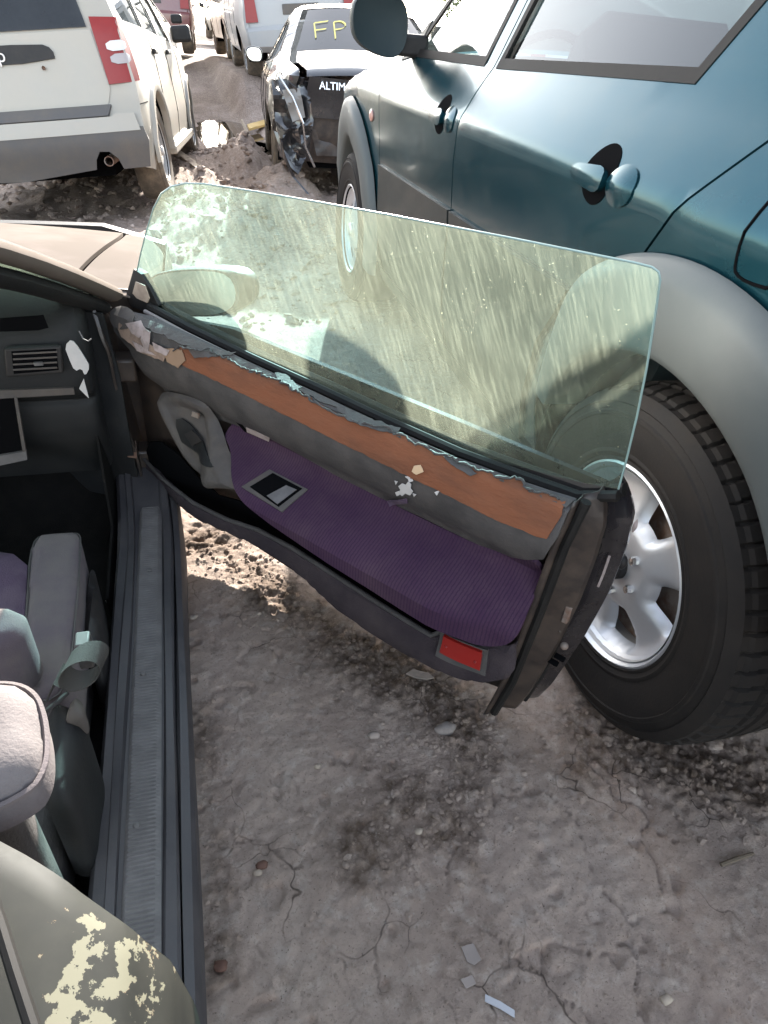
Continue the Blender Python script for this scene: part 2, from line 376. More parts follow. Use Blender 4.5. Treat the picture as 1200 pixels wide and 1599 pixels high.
def soil_mat():
    m = bpy.data.materials.new('dry_soil'); m.use_nodes = True; n = m.node_tree.nodes; l = m.node_tree.links; p = n['Principled BSDF']
    tc = n.new('ShaderNodeTexCoord'); src = tc.outputs['Object']
    def noise(s, d=8, r=.62):
        t = n.new('ShaderNodeTexNoise'); t.inputs['Scale'].default_value = s; t.inputs['Detail'].default_value = d; t.inputs['Roughness'].default_value = r; l.new(src, t.inputs['Vector']); return t.outputs[0]
    def ramp(a, lo, hi, vlo=0., vhi=1.):
        r = n.new('ShaderNodeMapRange'); r.inputs[1].default_value = lo; r.inputs[2].default_value = hi; r.inputs[3].default_value = vlo; r.inputs[4].default_value = vhi; l.new(a, r.inputs[0]); return r.outputs[0]
    def mix(f, a, b, mode='MIX'):
        x = n.new('ShaderNodeMix'); x.data_type = 'RGBA'; x.blend_type = mode
        if hasattr(f, 'is_output'): l.new(f, x.inputs[0])
        else: x.inputs[0].default_value = f
        for k, v in ((6, a), (7, b)):
            if hasattr(v, 'is_output'): l.new(v, x.inputs[k])
            else: x.inputs[k].default_value = (*v, 1)
        return x.outputs[2]
    c = mix(ramp(noise(3.5), .35, .68), (.41, .315, .26), (.57, .455, .385))
    c = mix(ramp(noise(26), .52, .68, 0, .55), c, (.64, .55, .48))
    c = mix(ramp(noise(14, 8, .7), .54, .7, 0, .65), c, (.20, .145, .11))
    c = mix(ramp(noise(120, 4), .55, .75, 0, .5), c, (.22, .18, .155))
    at = n.new('ShaderNodeAttribute'); at.attribute_name = 'loose'
    a2 = n.new('ShaderNodeMath'); a2.operation = 'MULTIPLY'; l.new(at.outputs['Fac'], a2.inputs[0]); l.new(ramp(noise(40, 6), .3, .62, .35, 1.), a2.inputs[1])
    c = mix(ramp(a2.outputs[0], .2, .9, 0, .88), c, (.125, .086, .060))
    # thin drying cracks in patches
    wv_ = n.new('ShaderNodeTexNoise'); wv_.inputs['Scale'].default_value = 12; l.new(src, wv_.inputs['Vector'])
    ad = n.new('ShaderNodeVectorMath'); ad.operation = 'MULTIPLY_ADD'; l.new(wv_.outputs['Color'], ad.inputs[0]); ad.inputs[1].default_value = (.09, .09, 0); l.new(src, ad.inputs[2])
    vc = n.new('ShaderNodeTexVoronoi'); vc.feature = 'DISTANCE_TO_EDGE'; vc.inputs['Scale'].default_value = 7.5; l.new(ad.outputs[0], vc.inputs['Vector'])
    ck = n.new('ShaderNodeMath'); ck.operation = 'MULTIPLY'; l.new(ramp(vc.outputs['Distance'], .004, .016, .8, 0), ck.inputs[0]); l.new(ramp(noise(2.6, 5), .50, .60), ck.inputs[1])
    c = mix(ck.outputs[0], c, (.07, .05, .04))
    c = mix(ramp(noise(210, 3), .62, .72, 0, .75), c, (.11, .085, .07))
    # pale mineral specks
    v = n.new('ShaderNodeTexVoronoi'); v.inputs['Scale'].default_value = 55; l.new(src, v.inputs['Vector'])
    c = mix(ramp(v.outputs['Distance'], .06, .12, .35, 0), c, (.46, .43, .39))
    l.new(c, p.inputs['Base Color']); p.inputs['Roughness'].default_value = .95; p.inputs['Specular IOR Level'].default_value = .18
    b1 = n.new('ShaderNodeBump'); b1.inputs['Strength'].default_value = 1.0; b1.inputs['Distance'].default_value = .006; l.new(noise(90, 12, .78), b1.inputs['Height'])
    b2 = n.new('ShaderNodeBump'); b2.inputs['Strength'].default_value = .9; b2.inputs['Distance'].default_value = .0018; l.new(noise(420, 6, .7), b2.inputs['Height']); l.new(b1.outputs[0], b2.inputs['Normal'])
    b1.inputs['Distance'].default_value = .012; b2.inputs['Distance'].default_value = .003
    l.new(b2.outputs[0], p.inputs['Normal'])
    return m
SOIL = soil_mat()
g = link('ground', me, SOIL, kind='structure')

# ------------------------------------------------------------------ shared materials
m_tyre = M('tyre_rubber', (.006, .006, .0065), .7, spec=.2, dust=.28, dustcol=(.055, .042, .032), dsc=4, bump=.2, bsc=160)
m_tyre_far = M('tyre_rubber_muddy', (.03, .028, .026), .85, dust=.75, dustcol=(.22, .17, .12), dsc=6)
m_rim = M('silver_alloy', (.55, .56, .58), .36, .6, dust=.15, dustcol=(.30, .27, .24), dsc=14)
m_rim_far = M('dull_alloy', (.45, .45, .45), .42, .6, dust=.35)
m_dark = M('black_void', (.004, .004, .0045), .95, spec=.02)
m_blkpl = M('black_plastic', (.011, .011, .012), .5, spec=.3, dust=.14, dustcol=(.12, .10, .085), dsc=9, bump=.1)
m_blkrub = M('black_rubber', (.006, .006, .006), .65, spec=.2, dust=.10, dustcol=(.12, .10, .085), dsc=12)
m_chrome = M('bright_metal', (.7, .7, .7), .2, 1.0)
m_rust = M('rusty_metal', (.16, .09, .06), .8, .1, col2=(.24, .20, .17), sc=18, bump=.3)
m_red = M('red_lens', (.22, .010, .008), .3, spec=.3, coat=.15, dust=.06, dustcol=(.3, .1, .08), dsc=20)
m_clear = M('clear_lens', (.62, .60, .58), .18, coat=.5, dust=.15, dsc=20)
m_white = M('white_paint', (.30, .275, .23), .38, coat=.6, dust=.24, dustcol=(.42, .36, .28), dsc=2.2)
m_carpet = M('black_carpet', (.006, .006, .006), .95, spec=.1, dust=.10, dustcol=(.07, .06, .05), dsc=14, bump=.5, bsc=300)

# ------------------------------------------------------------------ puddles
m_water = bpy.data.materials.new('muddy_water'); m_water.use_nodes = True
_p = m_water.node_tree.nodes['Principled BSDF']; _p.inputs['Base Color'].default_value = (.10, .075, .05, 1); _p.inputs['Roughness'].default_value = .02; _p.inputs['IOR'].default_value = 1.33; _p.inputs['Specular IOR Level'].default_value = 1.0
_b = m_water.node_tree.nodes.new('ShaderNodeBump'); _b.inputs['Strength'].default_value = .05; _b.inputs['Distance'].default_value = .004; _nn = m_water.node_tree.nodes.new('ShaderNodeTexNoise'); _nn.inputs['Scale'].default_value = 9
m_water.node_tree.links.new(_nn.outputs[0], _b.inputs['Height']); m_water.node_tree.links.new(_b.outputs[0], _p.inputs['Normal'])
for (cx, cy, rx, ry) in ((.80, 11.3, .62, 2.1), (1.12, 9.6, .26, 1.1)):
    ol = [(cx+rx*math.cos(t)*(1+.15*math.sin(3*t+cx)), cy+ry*math.sin(t)) for t in np.linspace(0, 2*math.pi, 40, endpoint=False)]
    panel('puddle', ol, lambda x, y: np.stack([x, y, 0*x-.062], 1), m_water, None, res=.15, t=0, kind='structure')

# ------------------------------------------------------------------ the parked coupe with its door open
CAR = thing('coupe', 'old wrecked coupe with its passenger door swung wide open, purple door cloth', 'car', (-.9, 1.0, 0), worldframe=True)
m_cpaint = M('faded_beige_paint', (.125, .105, .090), .9, spec=.02, col2=(.16, .135, .118), sc=4, coat=.0, dust=.3, dustcol=(.16, .135, .115), dsc=3)
m_jamb = M('dark_jamb_paint', (.008, .007, .008), .36, dust=.42, dustcol=(.105, .070, .048), dsc=17, coat=.15, bump=.15, bsc=40)
m_silldk = M('dark_sill_paint', (.030, .029, .034), .46, dust=.40, dustcol=(.085, .076, .074), dsc=12, rvar=.1, bump=.15)
m_scuff = M('scuffed_grey_plastic', (.085, .078, .078), .5, col2=(.115, .106, .105), sc=30, dust=.25, dustcol=(.13, .12, .11), dsc=18)
m_greypl = M('grey_trim_plastic', (.058, .054, .054), .62, spec=.3, col2=(.08, .073, .068), sc=20, dust=.35, dustcol=(.12, .092, .07), dsc=9, bump=.12, bsc=150)
m_dkgrey = M('charcoal_vinyl', (.034, .032, .032), .58, col2=(.055, .051, .050), sc=14, dust=.28, dustcol=(.11, .092, .08), dsc=7, bump=.35, bsc=220)
m_dash = M('dash_plastic', (.010, .011, .012), .55, spec=.25, dust=.25, dustcol=(.05, .045, .04), dsc=7, bump=.15, bsc=150)
m_seatgrey = M('grey_seat_cloth', (.088, .074, .078), .9, col2=(.066, .050, .068), sc=8, dust=.15, bump=.3, bsc=400)
m_seatpurple = M('purple_seat_cloth', (.060, .034, .066), .92, col2=(.085, .056, .085), sc=22, bump=.35, bsc=350, dust=.2, dustcol=(.12, .10, .11))

# sill: swept cross-section (x, z)
SILL = [(-.30, .035), (-.238, .05), (-.232, .158), (-.224, .172), (-.208, .174), (-.205, .180), (-.191, .181), (-.188, .170), (-.125, .168), (-.120, .176), (-.106, .177), (-.102, .172),
        (-.1015, .140), (-.0965, .140), (-.096, .171), (-.083, .167), (-.077, .155), (-.075, .11), (-.083, .055), (-.12, .02)]
ys = np.linspace(-.2, 1.66, 40); secs = []
for y in ys:
    lift = .05*sstep(1.45, 1.66, y); s = []
    for k, (x, z) in enumerate(SILL): s.append((x-.012*sstep(1.3, 1.66, y)+.0015*math.sin(y*7+k), y, z+(lift if 2 <= k <= 17 else 0)+.0012*math.sin(y*11+k*2)))
    secs.append(s)
loft('sill', secs, m_silldk, CAR, closed=False, caps=False, sharp=30, flip=True)
# ribbed scuff plate with rounded end
sc_x0, sc_x1 = -.182, -.127
yy = np.arange(.30, 1.52, .0013); xs_ = np.array([sc_x0, -.1765, -.1755, -.165, -.15, -.1365, -.1355, sc_x1]); V = []
for y in yy:
    inset = .05*(1-min(1, (y-.30)/.06))**2
    for x in xs_:
        zz = .1765+(.0011*math.sin(y*2*math.pi/.0074) if (-.176 < x < -.136 and y > .355) else 0)-(.004 if x in (sc_x0, sc_x1) else 0)
        V.append((min(x, sc_x1-inset*1.0) if x > -.15 else x, y, zz))
SCUFF = mesh_obj('scuff_plate', V, [f[::-1] for f in grid_faces(len(yy), len(xs_))], m_scuff, CAR, 60)
for (px, py) in ((234, 890), (224, 1052), (214, 1289)):
    c = onz(px, py, .178); lathe('screw', [(0, .0025), (.004, .002), (.0055, .0), (.0055, -.003)], m_scuff, SCUFF, 'z', 16, (c[0], c[1], .178))
# floor, tunnel and carpet
FX = np.linspace(-1.55, -.235, 40); FY = np.linspace(-.2, 1.95, 60); gxx, gyy = np.meshgrid(FX, FY)
gz = .055+.02*fbm(gxx, gyy, 6, 4, 61)+.22*np.exp(-((gxx+.92)/.13)**4)+.32*sstep(1.55, 1.95, gyy)
mesh_obj('floor_carpet', np.stack([gxx, gyy, gz], -1).reshape(-1, 3), grid_faces(60, 40), m_carpet, CAR)

# roof, far side, windscreen pillars (mostly above and left of the frame)
def pillar(name, a, b, wa, wb, mat, n=10, bow=(0, 0, 0)):
    P = [np.array(a)+(np.array(b)-np.array(a))*t+np.array(bow)*math.sin(math.pi*t) for t in np.linspace(0, 1, n)]
    return tube(name, P, np.linspace(wa, wb, n), mat, CAR, 12, .62)
AP = pillar('windscreen_pillar', (-.185, 1.70, .675), (-.47, .66, 1.10), .030, .032, m_cpaint, bow=(0, .02, .03))
pillar('pillar_trim', (-.215, 1.68, .650), (-.50, .64, 1.06), .030, .032, m_dash, bow=(0, .02, .03))
tube('windscreen_gasket', [np.array((-.168, 1.715, .672))+(np.array((-.445, .66, 1.115))-np.array((-.168, 1.715, .672)))*t+np.array((0, .02, .03))*math.sin(math.pi*t) for t in np.linspace(0, 1, 10)], .007, m_blkrub, AP, 6)
pillar('windscreen_pillar', (-1.63, 1.70, .675), (-1.35, .66, 1.10), .035, .035, m_cpaint, bow=(0, .02, .03))
roof_ol = [(-.47, .68), (-.43, .2), (-.43, -.5), (-.5, -.95), (-1.3, -.95), (-1.39, -.5), (-1.39, .2), (-1.35, .68)]
panel('roof', roof_ol, lambda x, y: np.stack([x, y, 1.125+.05*(1-((x+.91)/.5)**2)-.05*(y/.9)**2], 1), m_cpaint, CAR, res=.08, t=.03, smooth=2)
pillar('rear_pillar', (-.30, -1.05, .74), (-.48, -.78, 1.09), .06, .05, m_cpaint); pillar('rear_pillar', (-1.52, -1.05, .74), (-1.34, -.78, 1.09), .06, .05, m_cpaint)
m_wind = glass_mat('windscreen_glass', (.62, .74, .70), .10, streak=.0)
panel('windscreen', [(-.20, 0), (-.50, 1), (-1.33, 1), (-1.62, 0)], lambda u, v: np.stack([u, 1.74-1.06*v+.13*(1-((u+.91)/.72)**2)*(1-v*.6), .672+.43*v+.03*np.sin(v*3.14)], 1), m_wind, CAR, res=.1, t=.004)
# hood, front wing
def hoodz(x, y): return .700-.055*(np.clip(y-1.80, 0, 9)/.75)**2-.035*((x+.9)/.7)**2-.28*np.clip(y-2.52, 0, 1)**1.5
gap = smooth_poly([onz(115, 424, .69)[:2], onz(140, 392, .69)[:2], onz(163, 369, .685)[:2], onz(187, 350, .67)[:2], (-.20, 2.62), (-.24, 2.85)], 2, False)
off = np.array((-.006, -.002))
cowl = [(-1.62, 1.74), (-1.3, 1.86), (-.9, 1.93), (-.55, 1.86), (-.40, 1.82)]
hood_ol = [tuple(p+off) for p in gap]+[(-.6, 2.93), (-1.2, 2.93), (-1.55, 2.85), (-1.60, 2.3), (-1.55, 1.80), (-1.3, 1.89), (-.9, 1.96), (-.55, 1.89), (-.37, 1.85)]
panel('hood', hood_ol, lambda x, y: np.stack([x, y, hoodz(x, y)+.004], 1), m_cpaint, CAR, res=.035, t=.012, flip=False)
def wing_fn(x, y):
    d = np.clip((x+.155)/.085, 0, 1); return np.stack([x-.004*d, y, hoodz(x, y)-.09*(1-np.sqrt(np.clip(1-d*d, 0, 1)))], 1)
wing_ol = [tuple(p-off) for p in gap]+[(-.12, 2.85), (-.075, 2.6), (-.072, 2.2), (-.072, 1.78), (-.09, 1.735), (-.155, 1.73), (-.22, 1.745)]
WING = panel('front_wing', wing_ol, wing_fn, m_cpaint, CAR, res=.018, t=.004)
panel('wing_side', [(1.76, .60), (2.2, .60), (2.6, .555), (2.85, .45), (2.85, .30), (2.62, .30), (2.55, .45), (2.3, .52), (2.05, .45), (1.98, .30), (1.95, .14), (1.76, .14)], lambda y, z: np.stack([-.071+.012*np.sin((z-.1)*5), y, z], 1), m_cpaint, WING, res=.04, t=.004, flip=False)
# cowl strip and wiper
panel('cowl_grille', [(-.19, 1.735), (-.26, 1.79), (-.37, 1.84), (-.55, 1.885), (-.9, 1.955), (-1.3, 1.885), (-1.6, 1.78), (-1.6, 1.70), (-.9, 1.83), (-.3, 1.72)], lambda x, y: np.stack([x, y, .668+0*x], 1), m_blkpl, CAR, res=.05, t=.01)
# front end and rear body closing the shape
panel('bumper', [(-.075, .12), (-.072, .50), (-.3, .56), (-1.5, .56), (-1.73, .50), (-1.73, .12)], lambda x, z: np.stack([x, 2.90+.06*(1-((x+.9)/.83)**2), z], 1), m_blkpl, CAR, res=.08, t=.05, flip=True)
# scuttle / A-post: dark sheet metal behind the open door's hinge
APOST = panel('hinge_post', [(1.60, .14), (1.60, .40), (1.585, .60), (1.62, .675), (1.74, .68), (1.78, .5), (1.78, .12)], lambda y, z: np.stack([-.185-.03*sstep(.55, .68, z)+.012*np.sin(z*9), y, z], 1), m_jamb, CAR, res=.03, t=.006, flip=False)
panel('hinge_post_face', [(-.40, .12), (-.40, .64), (-.30, .66), (-.20, .66), (-.185, .5), (-.185, .14)], lambda x, z: np.stack([x, 1.60+.12*((x+.185)/-.2)**1.5*(x < -.185)+.01*np.sin(z*13), z], 1), m_dash, CAR, res=.03, t=.006, flip=True)
panel('wing_return', [(-.20, .10), (-.085, .10), (-.08, .60), (-.10, .66), (-.20, .67)], lambda x, z: np.stack([x, 1.762+0*x, z], 1), m_jamb, CAR, res=.05, t=.006)
for zz in (.50, .235):
    hg = box('door_hinge', (-.205, 1.635, zz-.03), (-.15, 1.70, zz+.03), m_jamb, CAR, .006)
HP = [onz(190, 668, .33), onz(213, 690, .30), onz(214, 716, .28), onz(200, 714, .28), onz(190, 690, .30)]
pl = np.array([p for p in HP]); 
mesh_obj('hinge_bracket', np.vstack([pl, pl+np.array((-.01, .03, -.01))]), [(0, 1, 2, 3, 4), (9, 8, 7, 6, 5)]+[(i, i+5, (i+1) % 5+5, (i+1) % 5) for i in range(5)], m_rust, APOST)
# kick trim, side
panel('kick_panel', [(1.2, .06), (1.2, .14), (1.45, .16), (1.52, .35), (1.58, .5), (1.75, .5), (1.75, .06)], lambda y, z: np.stack([-.245-.02*z+0*y, y, z], 1), m_carpet, CAR, res=.04, t=.006)

# dashboard: face is a lofted section running across the car
Yd = 1.50
dsec = [(1.62, .20), (1.58, .30), (1.52, .385), (1.515, .47), (1.53, .485), (1.505, .50), (1.490, .52), (1.492, .60), (1.505, .655), (1.545, .700), (1.62, .715), (1.80, .70), (1.9, .62), (1.9, .30)]
dsec = smooth_poly(dsec, 2, True); secs = []
for k, x in enumerate(np.concatenate([[-.238, -.242, -.252, -.27], np.linspace(-.30, -1.55, 14)])):
    sc = [.80, .90, .97, 1.0][k] if k < 4 else 1.0; c = dsec.mean(0)
    secs.append([(x, c[0]+(p[0]-c[0])*sc, c[1]+(p[1]-c[1])*sc) for p in dsec])
DASH = loft('dashboard', secs, m_dash, CAR)
def dpt(px, py, y=Yd): return ony(px, py, y)
def dash_poly(name, pts, y, mat, parent, t=.006):
    P = np.array([ony(a, b, y) for a, b in pts]); n = len(P)
    Q = P+np.array((0, t, 0)); o = mesh_obj(name, np.vstack([P, Q]), [tuple(range(n)), tuple(range(2*n-1, n-1, -1))]+[(i, i+n, (i+1) % n+n, (i+1) % n) for i in range(n)], mat, parent); return o
VENT = bevel(dash_poly('air_vent', [(6, 545), (95, 541), (100, 583), (10, 590)], 1.470, m_blkpl, DASH, .02), .004)
dash_poly('vent_recess', [(18, 549), (88, 545), (92, 578), (22, 584)], 1.4685, m_dark, VENT, .001)
for k in range(4):
    y0 = 552+8.2*k; bevel(dash_poly('vent_slat', [(20, y0), (89, y0-3.5), (90, y0-1), (21, y0+2.6)], 1.4665, m_greypl, VENT, .006), .0006)
bevel(dash_poly('vent_thumbwheel', [(52, 567), (66, 566), (68, 571), (54, 572)], 1.462, m_scuff, VENT, .008), .001)
dash_poly('defroster_slot', [(0, 497), (68, 492), (76, 512), (60, 516), (0, 518)], 1.4695, m_dark, DASH, .002)
GB = dash_poly('glovebox_opening', [(-60, 628), (22, 622), (40, 712), (-60, 722)], 1.488, m_dark, DASH, .004)
dash_poly('glovebox_edge', [(22, 620), (27, 621), (42, 712), (37, 714)], 1.482, m_greypl, GB, .008)
dash_poly('glovebox_edge', [(-60, 722), (41, 705), (43, 718), (-60, 740)], 1.480, m_scuff, GB, .01)
dash_poly('glovebox_lip', [(-60, 612), (115, 606), (117, 616), (-60, 626)], 1.484, m_greypl, DASH, .012)
TORN = M('bare_white_foam', (.46, .44, .42), .8, col2=(.5, .47, .45), sc=30)
dash_poly('torn_trim', smooth_poly([(101, 541), (112, 530), (124, 545), (133, 560), (141, 573), (133, 588), (128, 575), (117, 580), (108, 560)], 1), 1.458, TORN, DASH, .005)
dash_poly('torn_trim', [(131, 592), (139, 622), (124, 607)], 1.458, TORN, DASH, .004)
tube('loose_wire', [ony(124, 517, 1.45), ony(130, 529, 1.44), ony(138, 533, 1.44), ony(143, 529, 1.45)], .0015, m_scuff, CAR, 6)

# passenger seat
SEAT = mesh_obj('seat', *box_geo((-.78, .42, .06), (-.27, 1.0, .20)), m_dkgrey, CAR); bevel(SEAT, .03, 3)
def cushion(name, outline, zt, th, mat, parent, rnd=.05, res=.018, crown=.02, puff=0.0):
    ol = smooth_poly(outline, 2); V2, T = tri2d(ol, (), res); d = pdist(V2, ol); q = np.clip(1-d/rnd, 0, 1)
    z = zt-rnd*(1-np.sqrt(np.clip(1-q*q, 0, 1)))+crown*sstep(0, .15, d)+.006*fbm(V2[:, 0], V2[:, 1], 14, 3, 71)
    V = np.stack([V2[:, 0], V2[:, 1], z], 1); n = len(V); W = V.copy(); W[:, 2] = zt-th
    from collections import Counter
    e = {}
    for f in T:
        for i in range(3): e[(f[i], f[(i+1) % 3])] = 1
    b = [k for k in e if (k[1], k[0]) not in e]
    return mesh_obj(name, np.vstack([V, W]), [tuple(f) for f in T]+[tuple(f[::-1]+n) for f in T]+[(k[1], k[0], k[0]+n, k[1]+n) for k in b], mat, parent, 60)
zc = .335
p = [onz(*q_, zc)[:2] for q_ in ((47, 835), (80, 830), (117, 827), (122, 829), (125, 836), (122, 900), (116, 960), (103, 1085), (30, 1090), (40, 950))]
cushion('bolster', p, zc, .14, m_seatgrey, SEAT, .012, .010, .0)
p2 = [(-.80, p[0][1]-.01), tuple(p[0]+np.array((-.004, -.004))), tuple(p[9]+np.array((-.003, 0))), tuple(p[8]+np.array((-.004, 0))), (-.80, p[8][1])]
cushion('seat_insert', p2, zc-.003, .13, m_seatpurple, SEAT, .008, .02, .004)
bk = [onz(*q_, .74)[:2] for q_ in ((-60, 1052), (10, 1046), (48, 1062), (63, 1100), (67, 1150), (60, 1185), (40, 1215), (-60, 1262))]
bk += [(-.62, bk[-1][1]), (-.62, bk[0][1])]
cushion('backrest', bk, .745, .055, M('pale_grey_seat_cloth', (.15, .135, .132), .92, spec=.1, col2=(.12, .105, .105), sc=12, bump=.3, bsc=300), SEAT, .030, .012, .0)
bc = [tuple(np.array((-.42, .40))+(np.array(q_)-np.array((-.42, .40)))*np.array((.86, .62))) for q_ in bk]
cushion('backrest_core', bc, .68, .40, m_dkgrey, SEAT, .02, .03, .0)
sp_ = smooth_poly(np.array(p), 2); tube('seam', [(a_, b_, zc-.010) for a_, b_ in np.vstack([sp_, sp_[:1]])], .0022, m_dkgrey, SEAT, 5)
sp_ = smooth_poly(np.array(bk), 2); sp_ = sp_.mean(0)+(sp_-sp_.mean(0))*1.0; tube('seam', [(a_, b_, .722) for a_, b_ in np.vstack([sp_, sp_[:1]])], .003, m_seatgrey, SEAT, 5)
fl = [onz(*q_, .46)[:2] for q_ in ((-40, 945), (20, 948), (43, 958), (40, 985), (20, 1003), (-40, 1018))]
cushion('side_bolster', fl, .47, .12, m_seatgrey, SEAT, .02, .01, .0)
# recliner cover: grey moulded plastic at the side of the seat
rc = [onz(*q_, .36)[:2] for q_ in ((62, 1085), (100, 1082), (125, 1096), (132, 1130), (120, 1180), (112, 1240), (84, 1250), (55, 1235))]
cushion('recliner_cover', rc, .36, .22, m_dash, SEAT, .04, .010, .004)
rc2 = [onz(*q_, .365)[:2] for q_ in ((100, 1122), (112, 1085), (128, 1090), (134, 1120), (108, 1122))]
cushion('recliner_cap', rc2, .372, .05, m_greypl, SEAT, .012, .008, .0)
tube('recliner_lever', [onz(66, 1115, .38), onz(88, 1098, .385), onz(106, 1082, .385)], .004, m_blkpl, SEAT, 6)
bs = [onz(*q_, .26)[:2] for q_ in ((140, 880), (150, 890), (158, 950), (156, 1010), (138, 1020), (128, 1000), (132, 930))]
cushion('seat_side_cover', bs, .27, .2, m_blkpl, SEAT, .02, .012, .0)
a, b = onz(38, 1302, .17), onz(110, 1264, .17); V, Fc = box_geo((0, 0, 0), (1, 1, 1))
mesh_obj('seat_rail', np.array([a+(b-a)*c[0]+np.array((.004, .012, 0))*c[1]+np.array((0, 0, -.03))*c[2] for c in V]), Fc, m_greypl, SEAT)
# belt buckle and strap loop
BELT = M('grey_belt_webbing', (.026, .026, .026), .8, bump=.4, bsc=500, dust=.15)
c0 = onz(132, 1040, .40); rr = .030; path = []
for t in np.linspace(R(200), R(-190), 26): path.append(c0+np.array((rr*math.cos(t)*.92, rr*.35*math.cos(t), rr*math.sin(t))))
path = [onz(78, 1085, .35), onz(92, 1052, .40)]+path
STRAP = ribbon('belt_strap', path, np.array((.012, .036, .004)), .0016, BELT, SEAT)
bk0 = onz(129, 1000, .41); box('belt_buckle', (bk0[0]-.011, bk0[1]-.016, .36), (bk0[0]+.011, bk0[1]+.016, .415), m_scuff, SEAT, .003)
# litter on the carpet: pale slivers
for (px, py, dx, dy) in ((179, 847, 9, -5), (170, 878, 4, 8), (168, 913, 5, -5), (165, 938, 3, 3), (181, 833, 3, 2), (186, 850, 4, 1)):
    a, b = onz(px, py, .082), onz(px+dx, py+dy, .085)
    tag(ribbon('litter_sliver', [a, (a+b)/2+np.array((0, 0, .003)), b], np.array((.002, .003, 0)), .001, m_scuff, None), 'pale splinter of litter on the black coupe carpet beside the sill', 'litter', 'pale splinters on the coupe carpet')

# rear quarter: shoulder, lock face
def qz(s):  # section (x,z) by arc parameter 0..1 from belt outwards and down
    X = [-.34, -.26, -.19, -.13, -.088, -.062, -.050, -.046, -.050, -.075]; Z = [.735, .733, .726, .712, .690, .655, .60, .50, .33, .08]; S = [0, .1, .2, .3, .38, .46, .55, .67, .82, 1]
    return np.interp(s, S, X), np.interp(s, S, Z)
def qf(s): return np.interp(s, [0, .15, .2, .26, .32, .38, .46, .55, .67, .82, 1], [.36, .335, .315, .290, .262, .238, .222, .208, .190, .165, .13])
ss = np.linspace(0, 1, 60); tt = np.concatenate([[0, .004, .01, .02], np.linspace(.04, 1, 40)]); V = []
for s in ss:
    x, z = qz(s); yf = qf(s)
    for t in tt:
        y = yf-1.35*t; V.append((x, y, z-.006*max(0, 1-t/.012)+.003*math.sin(y*9)*(s < .4)+.0025*fbm(np.array([x*1.0]), np.array([y*1.0]), 16, 3, 81)[0]))
def quarter_mat():
    m = M('peeling_grey_paint', (.015, .016, .015), .5, spec=.12, col2=(.022, .023, .020), sc=9, coat=.0, dust=.25, dustcol=(.045, .043, .035), dsc=10)
    n = m.node_tree.nodes; l = m.node_tree.links; p = n['Principled BSDF']; old = p.inputs['Base Color'].links[0].from_socket
    tc = n.new('ShaderNodeTexCoord')
    def noise(s, d, r=.6):
        t = n.new('ShaderNodeTexNoise'); t.inputs['Scale'].default_value = s; t.inputs['Detail'].default_value = d; t.inputs['Roughness'].default_value = r; l.new(tc.outputs['Object'], t.inputs['Vector']); return t.outputs[0]
    def mr(a, lo, hi, v0=0., v1=1.):
        r = n.new('ShaderNodeMapRange'); r.inputs[1].default_value = lo; r.inputs[2].default_value = hi; r.inputs[3].default_value = v0; r.inputs[4].default_value = v1; l.new(a, r.inputs[0]); return r.outputs[0]
    def ma(op, a, b):
        x = n.new('ShaderNodeMath'); x.operation = op
        for k, v in ((0, a), (1, b)):
            if hasattr(v, 'is_output'): l.new(v, x.inputs[k])
            else: x.inputs[k].default_value = v
        return x.outputs[0]
    mask = None
    for (cx, cy, r0) in ((-.113, .225, .012), (-.110, .195, .017), (-.106, .165, .024), (-.094, .150, .028), (-.078, .160, .016), (-.090, .215, .010), (-.073, .2, .007)):
        vd = n.new('ShaderNodeVectorMath'); vd.operation = 'DISTANCE'; sx = n.new('ShaderNodeMapping'); sx.inputs['Scale'].default_value = (1, .8, 0); l.new(tc.outputs['Object'], sx.inputs[0]); l.new(sx.outputs[0], vd.inputs[0]); vd.inputs[1].default_value = (cx, cy*.8, 0)
        k = ma('SUBTRACT', r0, vd.outputs['Value']); mask = k if mask is None else ma('MAXIMUM', mask, k)
    f = ma('ADD', mask, mr(noise(60, 9, .62), 0, 1, -.055, .055)); f = ma('ADD', f, -.004)
    f = mr(f, 0, .0012)
    x = n.new('ShaderNodeMix'); x.data_type = 'RGBA'; l.new(f, x.inputs[0]); l.new(old, x.inputs[6]); x.inputs[7].default_value = (.13, .125, .092, 1)
    rst = ma('MULTIPLY', mr(noise(60, 5), .55, .68), mr(ma('ABSOLUTE', ma('ADD', f, -.5), 0), .2, .5, .6, 0.0))
    y = n.new('ShaderNodeMix'); y.data_type = 'RGBA'; l.new(rst, y.inputs[0]); l.new(x.outputs[2], y.inputs[6]); y.inputs[7].default_value = (.25, .12, .05, 1)
    l.new(y.outputs[2], p.inputs['Base Color'])
    return m
m_quarter = quarter_mat()
QUARTER = mesh_obj('rear_quarter', V, [f[::-1] for f in grid_faces(len(ss), len(tt))], m_quarter, CAR, 50)
# lock face: from the quarter's front edge forward and inward down to the sill
V = []
for s in ss:
    x, z = qz(s); yf = qf(s); xi = min(x, -.09) ; k = sstep(.1, .5, np.array(s))
    V += [(x, yf, z-.006), (x-.006, yf+.006, z-.010), (x-.02-.05*k, yf+.012, z-.03-.02*k), (x-.07-.07*k, yf+.05+.03*k, z-.10*(1-.6*s)-.03)]
mesh_obj('lock_face', V, [f[::-1] for f in grid_faces(len(ss), 4)], m_jamb, CAR, 50)
bs_ = [onz(-40, 1330, .735), onz(0, 1442, .735), onz(24, 1520, .735), onz(52, 1605, .735), onz(75, 1700, .735)]
tube('belt_seal', bs_, .0045, m_blkrub, CAR, 8)
blue = M('blue_paint_chip', (.10, .22, .42), .5)

